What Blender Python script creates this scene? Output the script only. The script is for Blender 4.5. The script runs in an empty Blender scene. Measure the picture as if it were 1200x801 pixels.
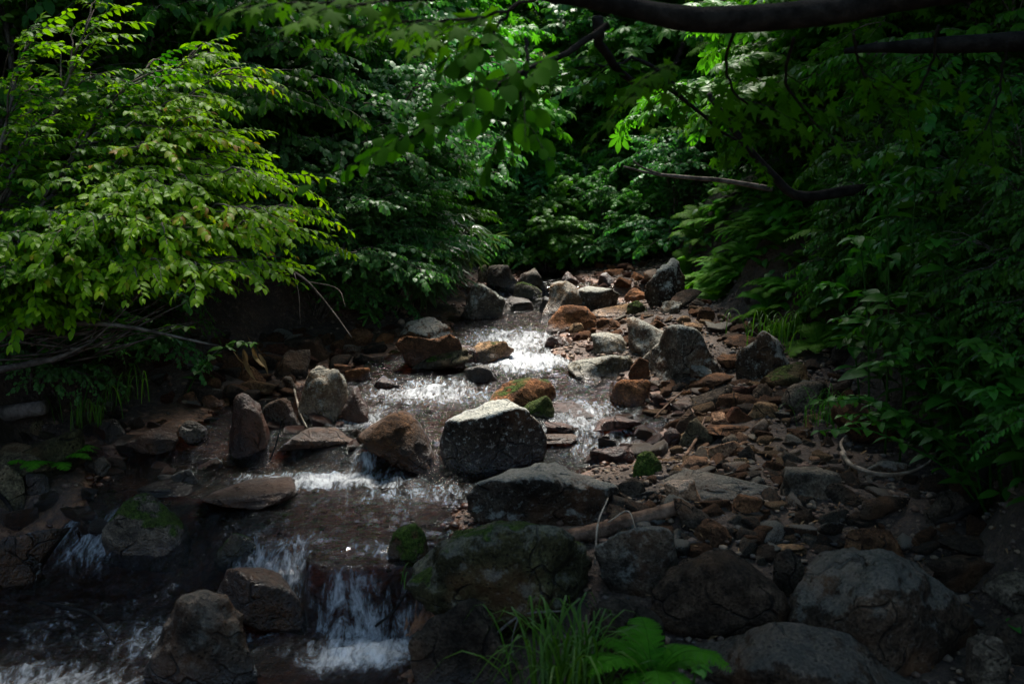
import bpy, bmesh, math
import numpy as np
from mathutils import Vector, Matrix, Euler

scene = bpy.context.scene
COL = scene.collection
R = math.radians

# ------------------------------------------------------------------ camera, light, exposure
CAM_Z, PITCH = 1.65, R(8.0)
cam_data = bpy.data.cameras.new("camera")
cam = bpy.data.objects.new("camera", cam_data)
COL.objects.link(cam)
cam.location = (0, 0, CAM_Z)
cam.rotation_euler = (R(90) - PITCH, 0, 0)
cam_data.sensor_width = 36
cam_data.lens = 35
cam_data.clip_start = 0.05
cam_data.clip_end = 500
cam_data.dof.use_dof = True
cam_data.dof.focus_distance = 5.8
cam_data.dof.aperture_fstop = 3.2
scene.camera = cam

SUN_EL, SUN_AZ = R(63), R(2)          # azimuth from +Y towards +X: from the head of the valley, a little left
world = bpy.data.worlds.new("World")
scene.world = world
world.use_nodes = True
wn = world.node_tree
wn.nodes.clear()
sky = wn.nodes.new("ShaderNodeTexSky")
sky.sky_type = 'NISHITA'
sky.sun_disc = False
sky.sun_elevation = SUN_EL
sky.sun_rotation = SUN_AZ
bg = wn.nodes.new("ShaderNodeBackground")
bg.inputs[1].default_value = 0.11
wo = wn.nodes.new("ShaderNodeOutputWorld")
wn.links.new(sky.outputs[0], bg.inputs[0])
wn.links.new(bg.outputs[0], wo.inputs[0])

sun_data = bpy.data.lights.new("sun", 'SUN')
sun_data.energy = 4.4
sun_data.angle = R(18)
sun_data.color = (1.0, 0.95, 0.86)
sun = bpy.data.objects.new("sun", sun_data)
COL.objects.link(sun)
sd = Vector((math.sin(SUN_AZ) * math.cos(SUN_EL), math.cos(SUN_AZ) * math.cos(SUN_EL), math.sin(SUN_EL)))
sun.rotation_euler = (-sd).to_track_quat('-Z', 'Y').to_euler()
sun.location = (-3, 6, 12)

scene.view_settings.view_transform = 'Standard'
scene.view_settings.look = 'None'
scene.view_settings.gamma = 1
scene.view_settings.exposure = 1.76
scene.render.engine = 'CYCLES'
cy = scene.cycles
cy.max_bounces = 7
cy.diffuse_bounces = 3
cy.glossy_bounces = 3
cy.transmission_bounces = 5
cy.transparent_max_bounces = 10
cy.caustics_reflective = False
cy.caustics_refractive = False
cy.use_denoising = True
try:
    cy.denoiser = 'OPENIMAGEDENOISE'
except Exception:
    pass
cy.sample_clamp_indirect = 4.0

# ------------------------------------------------------------------ picture <-> place (1200 x 801 photograph)
F = 35 / 36 * 1200.0
cp, sp = math.cos(PITCH), math.sin(PITCH)


def ray(X, Y):
    a = (np.asarray(X, float) - 600) / F
    b = (400.5 - np.asarray(Y, float)) / F
    return np.stack([a, cp + b * sp, -sp + b * cp], -1)


def at(X, Y, y):
    """Point seen at pixel X, Y at the forward distance y."""
    d = ray(X, Y)
    return np.array([0, 0, CAM_Z]) + d * (np.asarray(y, float) / d[..., 1])[..., None]


def project(P):
    P = np.asarray(P, float)
    q = P - np.array([0, 0, CAM_Z])
    f = q[..., 1] * cp - q[..., 2] * sp
    u = q[..., 1] * sp + q[..., 2] * cp
    return 600 + F * q[..., 0] / f, 400.5 - F * u / f


# ------------------------------------------------------------------ noise
def _hash(ix, iy, iz, seed):
    h = (ix * 374761393 + iy * 668265263 + iz * 2147483647 + seed * 1274126177) & 0xFFFFFFFF
    h = ((h ^ (h >> 13)) * 1274126177) & 0xFFFFFFFF
    h = ((h ^ (h >> 16)) * 2246822519) & 0xFFFFFFFF
    return ((h ^ (h >> 15)) & 0xFFFFFF) / float(0xFFFFFF)


def vnoise(p, seed=0):
    p = np.asarray(p, float)
    i = np.floor(p).astype(np.int64)
    f = p - i
    f = f * f * (3 - 2 * f)
    out = 0
    for dx in (0, 1):
        wx = f[..., 0] if dx else 1 - f[..., 0]
        for dy in (0, 1):
            wy = f[..., 1] if dy else 1 - f[..., 1]
            for dz in (0, 1):
                wz = f[..., 2] if dz else 1 - f[..., 2]
                out = out + wx * wy * wz * _hash(i[..., 0] + dx, i[..., 1] + dy, i[..., 2] + dz, seed)
    return out * 2 - 1


def fbm(p, seed=0, octv=4, gain=0.5):
    a, s, o = 1.0, 0.0, 0
    p = np.asarray(p, float)
    for k in range(octv):
        o = o + a * vnoise(p * (2.03 ** k) + k * 17.3, seed + k)
        s += a
        a *= gain
    return o / s


def sstep(a, b, x):
    t = np.clip((np.asarray(x, float) - a) / (b - a), 0, 1)
    return t * t * (3 - 2 * t)


# ------------------------------------------------------------------ the lie of the land
YK = np.array([0, 2, 3.2, 3.65, 4.2, 4.6, 5.0, 5.5, 6.1, 6.6, 7.0, 7.4, 8.3, 9.2, 10, 12, 60])
XL = np.array([-2.6, -2.6, -2.5, -2.4, -2.24, -2.2, -2.1, -1.75, -1.4, -1.15, -.95, -.5, -.5, -.45, -.05, .2, .3])
XR = np.array([-.3, -.3, -.33, -.34, -.16, .05, .70, .82, .72, .5, .35, .4, .72, 1.1, .75, .6, .5])
BL = np.array([-3.1, -3.0, -2.8, -2.75, -2.65, -2.55, -2.45, -2.3, -2.05, -1.85, -1.65, -1.1, -.8, -.6, -.5, -.3, -.3])
BR = np.array([1.7, 1.7, 1.75, 1.85, 1.95, 2.0, 2.1, 2.15, 2.05, 1.9, 1.8, 1.75, 1.68, 1.65, 1.6, 1.5, 1.5])
ZY = np.array([0, 3.6, 4.8, 5.0, 5.6, 6.3, 7.1, 7.5, 9.3, 10.5, 60])
ZZ = np.array([-.06, 0, .06, .06, .12, .21, .30, .36, .39, .44, .5])


def lip(x):
    return np.interp(x, [-2.3, -1.5, -1.1, -.86, -.8, 0], [4.45, 4.2, 4.02, 3.95, 3.68, 3.66])


def zwater(x, y):
    x = np.asarray(x, float)
    y = np.asarray(y, float)
    z = np.interp(y, ZY, ZZ)
    hw = np.interp(x, [-1.5, -.9, -.8, -.35, .1], [.30, .22, .05, .05, .62])
    w1 = .015 * np.sin(x * 23) + .012 * np.sin(x * 41 + 1)
    z = z + .24 * sstep(-1, 1, (y - lip(x) - w1) / hw)
    l2 = np.interp(x, [-1.6, -1.0, -.6, -.2, .1, .5], [5.05, 4.98, 4.92, 4.95, 5.1, 5.15])
    hw2 = np.interp(x, [-1.4, -1.0, -.65, -.1, .2], [.10, .09, .09, .2, .35])
    z = z + .10 * sstep(-1, 1, (y - l2) / hw2)
    z = z + .12 * sstep(9.46, 9.56, y)
    return z


def hland(x, y):
    x = np.asarray(x, float)
    y = np.asarray(y, float)
    xl, xr, bl, br = (np.interp(y, YK, k) for k in (XL, XR, BL, BR))
    wob = .08 * np.sin(y * 3.1) + .05 * np.sin(y * 7.7 + x)
    xl, xr, bl, br = xl + wob, xr - wob * .7, bl + wob, br + wob
    inside = np.minimum(x - xl, xr - x)
    z = zwater(x, y)
    z = z - .10 * sstep(-.02, .35, inside) + .015
    z = z + .10 * sstep(0, .7, xl - x) + .12 * sstep(0, .9, x - xr)
    s = np.maximum(bl - x, 0)
    z = z + .42 * sstep(0, .40, s) + .62 * s
    s2 = np.maximum(x - br, 0)
    z = z + .40 * sstep(0, .45, s2) + .62 * s2
    z = z + .40 * np.maximum(y - 11.2, 0)
    n = .5 * np.sin(x * 5.3 + 1.7 * np.sin(y * 2.9)) * np.sin(y * 6.1 + x) + .5 * np.sin(x * 11.3 + y * 9.7)
    z = z + .014 * n * (1 + 3 * sstep(.2, 1, s + s2))
    return z


def surf(x, y):
    return np.maximum(hland(x, y), zwater(x, y))


def ground(X, Y):
    """First point of the ground or water seen at pixel X, Y."""
    d = ray(X, Y)
    ys = np.linspace(2.2, 26, 1400)
    P = np.array([0, 0, CAM_Z]) + d * (ys / d[1])[:, None]
    below = P[:, 2] <= surf(P[:, 0], P[:, 1])
    k = int(np.argmax(below)) if below.any() else len(ys) - 1
    return P[k]


# ------------------------------------------------------------------ objects
def tag(o, label=None, cat=None, group=None, kind=None):
    if label:
        o["label"] = label
    if cat:
        o["category"] = cat
    if group:
        o["group"] = group
    if kind:
        o["kind"] = kind
    return o


def empty(name, loc, label, cat, group=None):
    o = bpy.data.objects.new(name, None)
    o.empty_display_size = .1
    o.location = loc
    COL.objects.link(o)
    return tag(o, label, cat, group)


def mesh_from(name, V, loops, starts, mat=None, attrs=None, smooth=True):
    me = bpy.data.meshes.new(name)
    V = np.asarray(V, np.float32)
    loops = np.asarray(loops, np.int32)
    starts = np.asarray(starts, np.int32)
    me.vertices.add(len(V))
    me.vertices.foreach_set("co", V.ravel())
    me.loops.add(len(loops))
    me.loops.foreach_set("vertex_index", loops)
    me.polygons.add(len(starts))
    me.polygons.foreach_set("loop_start", starts)
    me.update(calc_edges=True)
    if smooth:
        me.polygons.foreach_set("use_smooth", np.ones(len(starts), bool))
    for k, a in (attrs or {}).items():
        at_ = me.attributes.new(k, 'FLOAT', 'POINT')
        at_.data.foreach_set("value", np.asarray(a, np.float32))
    if mat:
        me.materials.append(mat)
    return me


def obj(name, me, parent=None, loc=(0, 0, 0)):
    o = bpy.data.objects.new(name, me)
    COL.objects.link(o)
    o.location = loc
    if parent:
        o.parent = parent
    return o


class MB:
    """Collects vertices and faces of ONE mesh."""

    def __init__(self):
        self.V, self.L, self.S, self.T, self.n, self.l = [], [], [], [], 0, 0

    def add(self, V, faces, t=0.5):
        self.V.append(np.asarray(V, float))
        for f in faces:
            self.S.append(self.l)
            self.L.extend([i + self.n for i in f])
            self.l += len(f)
        self.T.append(np.full(len(V), t))
        self.n += len(V)

    def tube(self, P, r, sides=6, t=0.5, cap=True, knob=0, seed=0):
        P = np.asarray(P, float)
        r = np.broadcast_to(np.asarray(r, float), (len(P),))
        tg = np.gradient(P, axis=0)
        tg /= np.linalg.norm(tg, axis=1)[:, None] + 1e-9
        ref = np.array([0, 0, 1.]) if abs(tg[0, 2]) < .9 else np.array([1., 0, 0])
        V = []
        for k in range(len(P)):
            a = np.cross(tg[k], ref)
            a /= np.linalg.norm(a) + 1e-9
            b = np.cross(a, tg[k])
            ref = b
            an = np.arange(sides) * 2 * math.pi / sides
            ring = P[k] + r[k] * (np.cos(an)[:, None] * a + np.sin(an)[:, None] * b)
            if knob:
                d = ring - P[k]
                nz = fbm(ring / max(r.max() * 1.6, 1e-4), seed, 4)
                ring = P[k] + d * (1 + knob * nz)[:, None]
            V.append(ring)
        V = np.concatenate(V)
        fs = []
        for k in range(len(P) - 1):
            for i in range(sides):
                j = (i + 1) % sides
                fs.append((k * sides + i, k * sides + j, (k + 1) * sides + j, (k + 1) * sides + i))
        if cap:
            fs.append(tuple(range(sides - 1, -1, -1)))
            fs.append(tuple((len(P) - 1) * sides + i for i in range(sides)))
        self.add(V, fs, t)

    def build(self, name, mat, parent=None, loc=(0, 0, 0)):
        me = mesh_from(name, np.concatenate(self.V), self.L, self.S, mat, {"tint": np.concatenate(self.T)})
        return obj(name, me, parent, loc)


def curve(P, n):
    """Catmull-Rom through the points P."""
    P = np.asarray(P, float)
    if len(P) == 2:
        return P[0] + (P[1] - P[0]) * np.linspace(0, 1, n)[:, None]
    Q = np.vstack([2 * P[0] - P[1], P, 2 * P[-1] - P[-2]])
    out = []
    for t in np.linspace(0, len(P) - 1 - 1e-6, n):
        k = int(t)
        u = t - k
        a, b, c, d = Q[k:k + 4]
        out.append(.5 * (2 * b + (c - a) * u + (2 * a - 5 * b + 4 * c - d) * u * u + (3 * b - a - 3 * c + d) * u ** 3))
    return np.array(out)


# ------------------------------------------------------------------ materials
def new_mat(name):
    m = bpy.data.materials.new(name)
    m.use_nodes = True
    nt = m.node_tree
    nt.nodes.clear()
    return m, nt


class NT:
    def __init__(self, nt):
        self.nt = nt

    def n(self, t, **kw):
        o = self.nt.nodes.new(t)
        for k, v in kw.items():
            setattr(o, k, v)
        return o

    def l(self, a, b):
        self.nt.links.new(a, b)

    def val(self, sock, v):
        if isinstance(v, (int, float)):
            sock.default_value = v
        elif isinstance(v, (tuple, list)):
            sock.default_value = tuple(v) + ((1,) if len(v) == 3 and len(sock.default_value) == 4 else ())
        else:
            self.l(v, sock)

    def math(self, op, a, b=0.0, c=None, clamp=False):
        o = self.n("ShaderNodeMath", operation=op, use_clamp=clamp)
        self.val(o.inputs[0], a)
        self.val(o.inputs[1], b)
        if c is not None:
            self.val(o.inputs[2], c)
        return o.outputs[0]

    def ramp(self, a, lo, hi, t0=0.0, t1=1.0):
        o = self.n("ShaderNodeMapRange", interpolation_type='SMOOTHSTEP')
        self.val(o.inputs[0], a)
        for i, v in zip((1, 2, 3, 4), (lo, hi, t0, t1)):
            self.val(o.inputs[i], v)
        return o.outputs[0]

    def mix(self, f, a, b, blend='MIX'):
        o = self.n("ShaderNodeMix", data_type='RGBA', blend_type=blend)
        self.val(o.inputs[0], f)
        self.val(o.inputs[6], a)
        self.val(o.inputs[7], b)
        return o.outputs[2]

    def noise(self, scale, detail=4, vec=None, rough=.55, dist=0.0):
        o = self.n("ShaderNodeTexNoise")
        o.inputs["Scale"].default_value = scale
        o.inputs["Detail"].default_value = detail
        o.inputs["Roughness"].default_value = rough
        o.inputs["Distortion"].default_value = dist
        if vec:
            self.l(vec, o.inputs["Vector"])
        return o.outputs["Fac"]

    def attr(self, name, kind='GEOMETRY'):
        o = self.n("ShaderNodeAttribute", attribute_type=kind, attribute_name=name)
        return o

    def bump(self, h, strength, dist, nrm=None):
        o = self.n("ShaderNodeBump")
        o.inputs["Strength"].default_value = strength
        o.inputs["Distance"].default_value = dist
        self.l(h, o.inputs["Height"])
        if nrm:
            self.l(nrm, o.inputs["Normal"])
        return o.outputs[0]

    def out(self, s):
        o = self.n("ShaderNodeOutputMaterial")
        self.l(s, o.inputs[0])


def rock_material():
    m, nt = new_mat("rock")
    g = NT(nt)
    geo = g.n("ShaderNodeNewGeometry")
    tc = g.n("ShaderNodeTexCoord")
    oi = g.n("ShaderNodeObjectInfo")
    off = g.n("ShaderNodeVectorMath", operation='ADD')
    g.l(tc.outputs["Object"], off.inputs[0])
    rnd = g.n("ShaderNodeVectorMath", operation='SCALE')
    rnd.inputs[0].default_value = (13, 7, 29)
    g.l(oi.outputs["Random"], rnd.inputs["Scale"])
    g.l(rnd.outputs[0], off.inputs[1])
    vec = off.outputs[0]
    sep = g.n("ShaderNodeSeparateXYZ")
    g.l(geo.outputs["Normal"], sep.inputs[0])
    nz = sep.outputs[2]
    moss = g.attr("moss", 'OBJECT').outputs["Fac"]
    lich = g.attr("lichen", 'OBJECT').outputs["Fac"]
    wetv = g.attr("wet").outputs["Fac"]
    n1 = g.noise(5.5, 6, vec, .6)
    n2 = g.noise(19, 6, vec, .65)
    n3 = g.noise(95, 3, vec, .6)
    c = g.mix(1.0, oi.outputs["Color"], g.mix(g.ramp(n1, .3, .7), (.42, .40, .38), (1.35, 1.25, 1.15)), 'MULTIPLY')
    c = g.mix(1.0, c, g.mix(g.ramp(n2, .32, .68), (.38, .38, .38), (1.5, 1.5, 1.5)), 'MULTIPLY')
    c = g.mix(1.0, c, g.mix(g.ramp(n3, .3, .7), (.5, .5, .5), (1.4, 1.4, 1.4)), 'MULTIPLY')
    # rusty iron stains
    rust = g.math('MULTIPLY', g.ramp(g.noise(3.1, 4, vec), .5, .68), .3)
    c = g.mix(rust, c, (.17, .075, .032))
    # dark pits
    vo = g.n("ShaderNodeTexVoronoi")
    vo.inputs["Scale"].default_value = 46
    g.l(vec, vo.inputs["Vector"])
    pit = g.math('MULTIPLY', g.ramp(vo.outputs["Distance"], .30, .12), g.ramp(n2, .47, .6))
    c = g.mix(g.math('MULTIPLY', pit, .7), c, (.02, .018, .015))
    # cracks and joints
    wv = g.n("ShaderNodeVectorMath", operation='MULTIPLY_ADD')
    wn_ = g.n("ShaderNodeTexNoise")
    wn_.inputs["Scale"].default_value = 5
    g.l(vec, wn_.inputs["Vector"])
    g.l(wn_.outputs["Color"], wv.inputs[0])
    wv.inputs[1].default_value = (.18, .18, .18)
    g.l(vec, wv.inputs[2])
    ve = g.n("ShaderNodeTexVoronoi", feature='DISTANCE_TO_EDGE')
    ve.inputs["Scale"].default_value = 5.5
    g.l(wv.outputs[0], ve.inputs["Vector"])
    crack = g.math('MULTIPLY', g.ramp(ve.outputs["Distance"], .028, .006), g.ramp(n1, .48, .60))
    c = g.mix(g.math('MULTIPLY', crack, .8), c, (.012, .010, .008))
    # lichen: pale crust on the upper faces
    lm = g.math('ADD', g.math('MULTIPLY', g.noise(13, 7, vec, .72), 1.0), g.math('MULTIPLY', nz, .30))
    lm = g.math('MULTIPLY', g.ramp(lm, .60, .72), lich)
    lm2 = g.math('MULTIPLY', g.ramp(g.noise(44, 3, vec, .6), .58, .64), g.math('MULTIPLY', lich, .45))
    lm = g.math('MAXIMUM', lm, lm2, clamp=True)
    c = g.mix(lm, c, g.mix(g.ramp(n3, .4, .6), (.30, .30, .26), (.46, .44, .38)))
    # moss
    mm = g.math('ADD', g.math('MULTIPLY', nz, .55), g.math('MULTIPLY', g.noise(6.5, 5, vec, .62), 1.25))
    thr = g.math('MULTIPLY_ADD', moss, -1.05, 1.62)
    mmask = g.math('MULTIPLY', g.ramp(g.math('SUBTRACT', mm, thr), -.06, .08), g.math('GREATER_THAN', moss, .01))
    wet = g.math('MULTIPLY', wetv, g.math('SUBTRACT', 1.0, mmask))
    c = g.mix(g.math('MULTIPLY', wet, .62), c, g.mix(1.0, c, (.42, .26, .17), 'MULTIPLY'))
    mc = g.mix(g.ramp(g.noise(60, 4, vec), .35, .65), (.022, .045, .006), (.075, .12, .016))
    mc = g.mix(g.ramp(n1, .4, .7), mc, (.05, .055, .015))
    c = g.mix(mmask, c, mc)
    p = g.n("ShaderNodeBsdfPrincipled")
    g.l(c, p.inputs["Base Color"])
    rg = g.math('MULTIPLY_ADD', wet, -.62, .86)
    g.l(rg, p.inputs["Roughness"])
    g.l(g.math('MULTIPLY_ADD', wet, .5, .12), p.inputs["Specular IOR Level"])
    h = g.math('ADD', g.math('MULTIPLY', n2, 1.0), g.math('MULTIPLY', n3, .35))
    h = g.math('SUBTRACT', h, g.math('MULTIPLY', pit, .6))
    h = g.math('SUBTRACT', h, g.math('MULTIPLY', crack, .9))
    b = g.bump(h, .9, .034)
    mh = g.math('MULTIPLY', g.noise(120, 3, vec), mmask)
    b = g.bump(mh, 1.0, .03, b)
    g.l(b, p.inputs["Normal"])
    g.out(p.outputs[0])
    return m


def leaf_material(name, dark, light, trans, gloss=.38, spec=.5, tw=.38, stem=None):
    m, nt = new_mat(name)
    g = NT(nt)
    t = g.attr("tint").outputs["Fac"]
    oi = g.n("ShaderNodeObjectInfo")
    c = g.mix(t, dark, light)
    hv = g.n("ShaderNodeHueSaturation")
    g.l(c, hv.inputs["Color"])
    g.l(g.math('MULTIPLY_ADD', oi.outputs["Random"], .03, .485), hv.inputs["Hue"])
    g.l(g.math('MULTIPLY_ADD', oi.outputs["Random"], .4, .8), hv.inputs["Value"])
    if stem:  # young reddish leaves above a tint of 1
        c = g.mix(g.ramp(t, 1.0, 1.3), hv.outputs[0], stem)
    else:
        c = hv.outputs[0]
    p = g.n("ShaderNodeBsdfPrincipled")
    g.l(c, p.inputs["Base Color"])
    p.inputs["Roughness"].default_value = gloss
    p.inputs["Specular IOR Level"].default_value = spec
    tr = g.n("ShaderNodeBsdfTranslucent")
    g.l(g.mix(1.0, c, trans, 'MULTIPLY'), tr.inputs["Color"])
    ms = g.n("ShaderNodeMixShader")
    ms.inputs[0].default_value = tw
    g.l(p.outputs[0], ms.inputs[1])
    g.l(tr.outputs[0], ms.inputs[2])
    g.out(ms.outputs[0])
    return m


def bark_material(name, dark, light, scale=1.0):
    m, nt = new_mat(name)
    g = NT(nt)
    tc = g.n("ShaderNodeTexCoord")
    n1 = g.noise(14 * scale, 6, tc.outputs["Object"], .65)
    n2 = g.noise(70 * scale, 4, tc.outputs["Object"], .6, .5)
    c = g.mix(g.ramp(n1, .35, .68), dark, light)
    c = g.mix(1.0, c, g.mix(n2, (.5, .5, .5), (1.4, 1.4, 1.4)), 'MULTIPLY')
    p = g.n("ShaderNodeBsdfPrincipled")
    g.l(c, p.inputs["Base Color"])
    p.inputs["Roughness"].default_value = .9
    p.inputs["Specular IOR Level"].default_value = .08
    h = g.math('ADD', n1, g.math('MULTIPLY', n2, .5))
    g.l(g.bump(h, .8, .012), p.inputs["Normal"])
    g.out(p.outputs[0])
    return m


def ground_material():
    m, nt = new_mat("ground")
    g = NT(nt)
    tc = g.n("ShaderNodeTexCoord")
    v = tc.outputs["Object"]
    bed = g.attr("bed").outputs["Fac"]
    hill = g.attr("hill").outputs["Fac"]
    n1 = g.noise(3.2, 6, v, .6)
    n2 = g.noise(26, 6, v, .65)
    n3 = g.noise(130, 3, v)
    soil = g.mix(g.ramp(n1, .35, .7), (.020, .012, .008), (.060, .037, .024))
    soil = g.mix(g.ramp(n2, .5, .72), soil, (.095, .063, .043))
    soil = g.mix(1.0, soil, g.mix(g.ramp(n3, .3, .7), (.5, .5, .5), (1.45, 1.4, 1.35)), 'MULTIPLY')
    bedc = g.mix(g.ramp(n2, .35, .7), (.045, .017, .007), (.24, .092, .030))
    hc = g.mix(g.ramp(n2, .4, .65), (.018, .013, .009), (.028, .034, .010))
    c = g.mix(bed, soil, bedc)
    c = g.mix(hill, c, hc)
    p = g.n("ShaderNodeBsdfPrincipled")
    g.l(c, p.inputs["Base Color"])
    g.l(g.math('MULTIPLY_ADD', bed, -.5, .9), p.inputs["Roughness"])
    vo = g.n("ShaderNodeTexVoronoi")
    vo.inputs["Scale"].default_value = 42
    g.l(v, vo.inputs["Vector"])
    h = g.math('ADD', g.math('MULTIPLY', n2, .8), g.math('MULTIPLY', vo.outputs["Distance"], -.35))
    h = g.math('ADD', h, g.math('MULTIPLY', n3, .25))
    g.l(g.bump(h, .8, .03), p.inputs["Normal"])
    g.out(p.outputs[0])
    return m


def water_material():
    m, nt = new_mat("stream_water")
    g = NT(nt)
    tc = g.n("ShaderNodeTexCoord")
    foam = g.attr("foam").outputs["Fac"]
    mp = g.n("ShaderNodeMapping")
    mp.inputs["Scale"].default_value = (1.0, .40, .40)
    g.l(tc.outputs["Object"], mp.inputs["Vector"])
    v = mp.outputs[0]
    s1 = g.noise(15, 8, v, .70, 1.6)
    s2 = g.noise(75, 4, v, .6, .6)
    fm = g.math('ADD', g.math('MULTIPLY', s1, .72), g.math('MULTIPLY', s2, .28))
    fm = g.ramp(g.math('ADD', fm, g.math('MULTIPLY_ADD', foam, .42, -.35)), .34, .74)
    fm = g.math('MULTIPLY', fm, g.ramp(foam, .03, .25), clamp=True)
    s3 = g.noise(38, 3, v, .55, .8)
    b = g.bump(g.math('ADD', s1, g.math('MULTIPLY', s3, .75)), 1.0, .030)
    tr = g.n("ShaderNodeBsdfTransparent")
    tr.inputs[0].default_value = (.36, .21, .115, 1)
    gl = g.n("ShaderNodeBsdfGlossy")
    gl.inputs["Roughness"].default_value = .09
    g.l(b, gl.inputs["Normal"])
    fr = g.n("ShaderNodeFresnel")
    fr.inputs[0].default_value = 1.4
    g.l(b, fr.inputs["Normal"])
    ms = g.n("ShaderNodeMixShader")
    g.l(fr.outputs[0], ms.inputs[0])
    g.l(tr.outputs[0], ms.inputs[1])
    g.l(gl.outputs[0], ms.inputs[2])
    df = g.n("ShaderNodeBsdfPrincipled")
    df.inputs["Base Color"].default_value = (.66, .69, .72, 1)
    df.inputs["Roughness"].default_value = .45
    g.l(b, df.inputs["Normal"])
    m2 = g.n("ShaderNodeMixShader")
    g.l(g.math('MULTIPLY', fm, .85), m2.inputs[0])
    g.l(ms.outputs[0], m2.inputs[1])
    g.l(df.outputs[0], m2.inputs[2])
    g.out(m2.outputs[0])
    return m


def pebble_material(name):
    m, nt = new_mat(name)
    g = NT(nt)
    t = g.attr("tint").outputs["Fac"]
    cr = g.n("ShaderNodeValToRGB")
    e = cr.color_ramp.elements
    e[0].position, e[0].color = 0, (.030, .025, .022, 1)
    e[1].position, e[1].color = 1, (.21, .145, .095, 1)
    for ps, cl in ((.25, (.065, .042, .029)), (.45, (.10, .05, .03)), (.6, (.075, .068, .06)), (.8, (.125, .083, .052))):
        k = e.new(ps)
        k.color = cl + (1,)
    g.l(t, cr.inputs[0])
    tc = g.n("ShaderNodeTexCoord")
    n = g.noise(90, 4, tc.outputs["Object"])
    wet = g.attr("wet").outputs["Fac"]
    c = g.mix(1.0, cr.outputs[0], g.mix(n, (.5, .5, .5), (1.5, 1.5, 1.5)), 'MULTIPLY')
    c = g.mix(wet, c, g.mix(1.0, c, (.75, .36, .17), 'MULTIPLY'))
    p = g.n("ShaderNodeBsdfPrincipled")
    g.l(c, p.inputs["Base Color"])
    g.l(g.math('MULTIPLY_ADD', wet, -.5, .85), p.inputs["Roughness"])
    g.l(g.bump(n, .5, .01), p.inputs["Normal"])
    g.out(p.outputs[0])
    return m


M_ROCK = rock_material()
M_GROUND = ground_material()
M_WATER = water_material()
M_PEB = pebble_material("gravel")
M_BARK = bark_material("dark_bark", (.006, .005, .0045), (.024, .020, .017))
M_TWIG = bark_material("grey_twig", (.045, .036, .030), (.16, .135, .115))
M_DRIFT = bark_material("driftwood", (.05, .030, .020), (.20, .125, .085))
M_DRY = bark_material("pale_dry_wood", (.13, .10, .075), (.34, .28, .22))
ML = {
    "hero": leaf_material("yellow_green_leaf", (.022, .10, .002), (.22, .36, .004), (1.25, 1.4, .3), .5, .16, .55, (.26, .14, .010)),
    "hazel": leaf_material("mid_green_leaf", (.016, .092, .006), (.070, .21, .012), (1.1, 1.4, .4), .48, .22, .48),
    "alder": leaf_material("blue_green_leaf", (.028, .125, .030), (.085, .22, .055), (.9, 1.25, .5), .46, .22, .46),
    "chestnut": leaf_material("grass_green_leaf", (.024, .12, .008), (.088, .25, .016), (1.1, 1.4, .4), .48, .20, .48),
    "maple": leaf_material("maple_leaf", (.016, .080, .004), (.050, .150, .006), (1.2, 1.5, .4), .75, .04, .48),
    "herb": leaf_material("soft_herb_leaf", (.016, .085, .006), (.052, .155, .012), (1.1, 1.35, .4), .48, .22, .40),
    "fern": leaf_material("fern_frond", (.022, .115, .004), (.085, .22, .010), (1.1, 1.3, .4), .6, .08, .42),
    "grass": leaf_material("grass_blade", (.026, .105, .006), (.070, .18, .014), (1.1, 1.25, .4), .45, .25, .4),
    "sasa": leaf_material("bamboo_grass_leaf", (.028, .080, .020), (.080, .140, .042), (1.0, 1.1, .6), .36, .45, .3),
    "dry": leaf_material("dead_leaf", (.08, .042, .018), (.27, .17, .085), (1.0, .8, .5), .7, .1, .25),
    "flower": leaf_material("flower_spike", (.16, .17, .05), (.30, .28, .10), (1, 1, .6), .6, .2, .3),
}

# ------------------------------------------------------------------ ground and water sheets
def grid_mesh(name, xs, ys, zf, mat, attrs):
    X, Y = np.meshgrid(xs, ys)
    V = np.stack([X, Y, zf(X, Y)], -1).reshape(-1, 3)
    nx, ny = len(xs), len(ys)
    i = (np.arange(ny - 1)[:, None] * nx + np.arange(nx - 1)[None]).ravel()
    q = np.stack([i, i + 1, i + nx + 1, i + nx], -1)
    return mesh_from(name, V, q.ravel(), np.arange(len(q)) * 4, mat, {k: f(V) for k, f in attrs.items()})


def spaced(*parts):
    return np.unique(np.concatenate([np.arange(a, b, s) for a, b, s in parts]))


def bed_attr(V):
    return sstep(.03, -.03, V[:, 2] - zwater(V[:, 0], V[:, 1]) - .02)


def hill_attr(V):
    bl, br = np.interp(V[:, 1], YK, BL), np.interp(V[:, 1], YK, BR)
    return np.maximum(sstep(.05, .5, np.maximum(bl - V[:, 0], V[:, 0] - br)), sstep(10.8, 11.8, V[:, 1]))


gx = spaced((-40, -6, 2.0), (-6, -3, .12), (-3, 2.6, .028), (2.6, 6, .12), (6, 41, 2.0))
gy = spaced((-14, 0, 1.0), (0, 2.4, .1), (2.4, 8, .028), (8, 12, .06), (12, 26, .3), (26, 62, 2.0))


def land_z(X, Y):
    P = np.stack([X, Y, 0 * X], -1)
    return hland(X, Y) + .018 * fbm(P * 6, 3, 4) + .010 * fbm(P * 21, 9, 2)


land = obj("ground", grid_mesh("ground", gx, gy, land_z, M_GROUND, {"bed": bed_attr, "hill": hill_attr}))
tag(land, kind="structure")


def gauss(x, y, cx, cy_, rx, ry):
    return np.exp(-((x - cx) / rx) ** 2 - ((y - cy_) / ry) ** 2)


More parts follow.
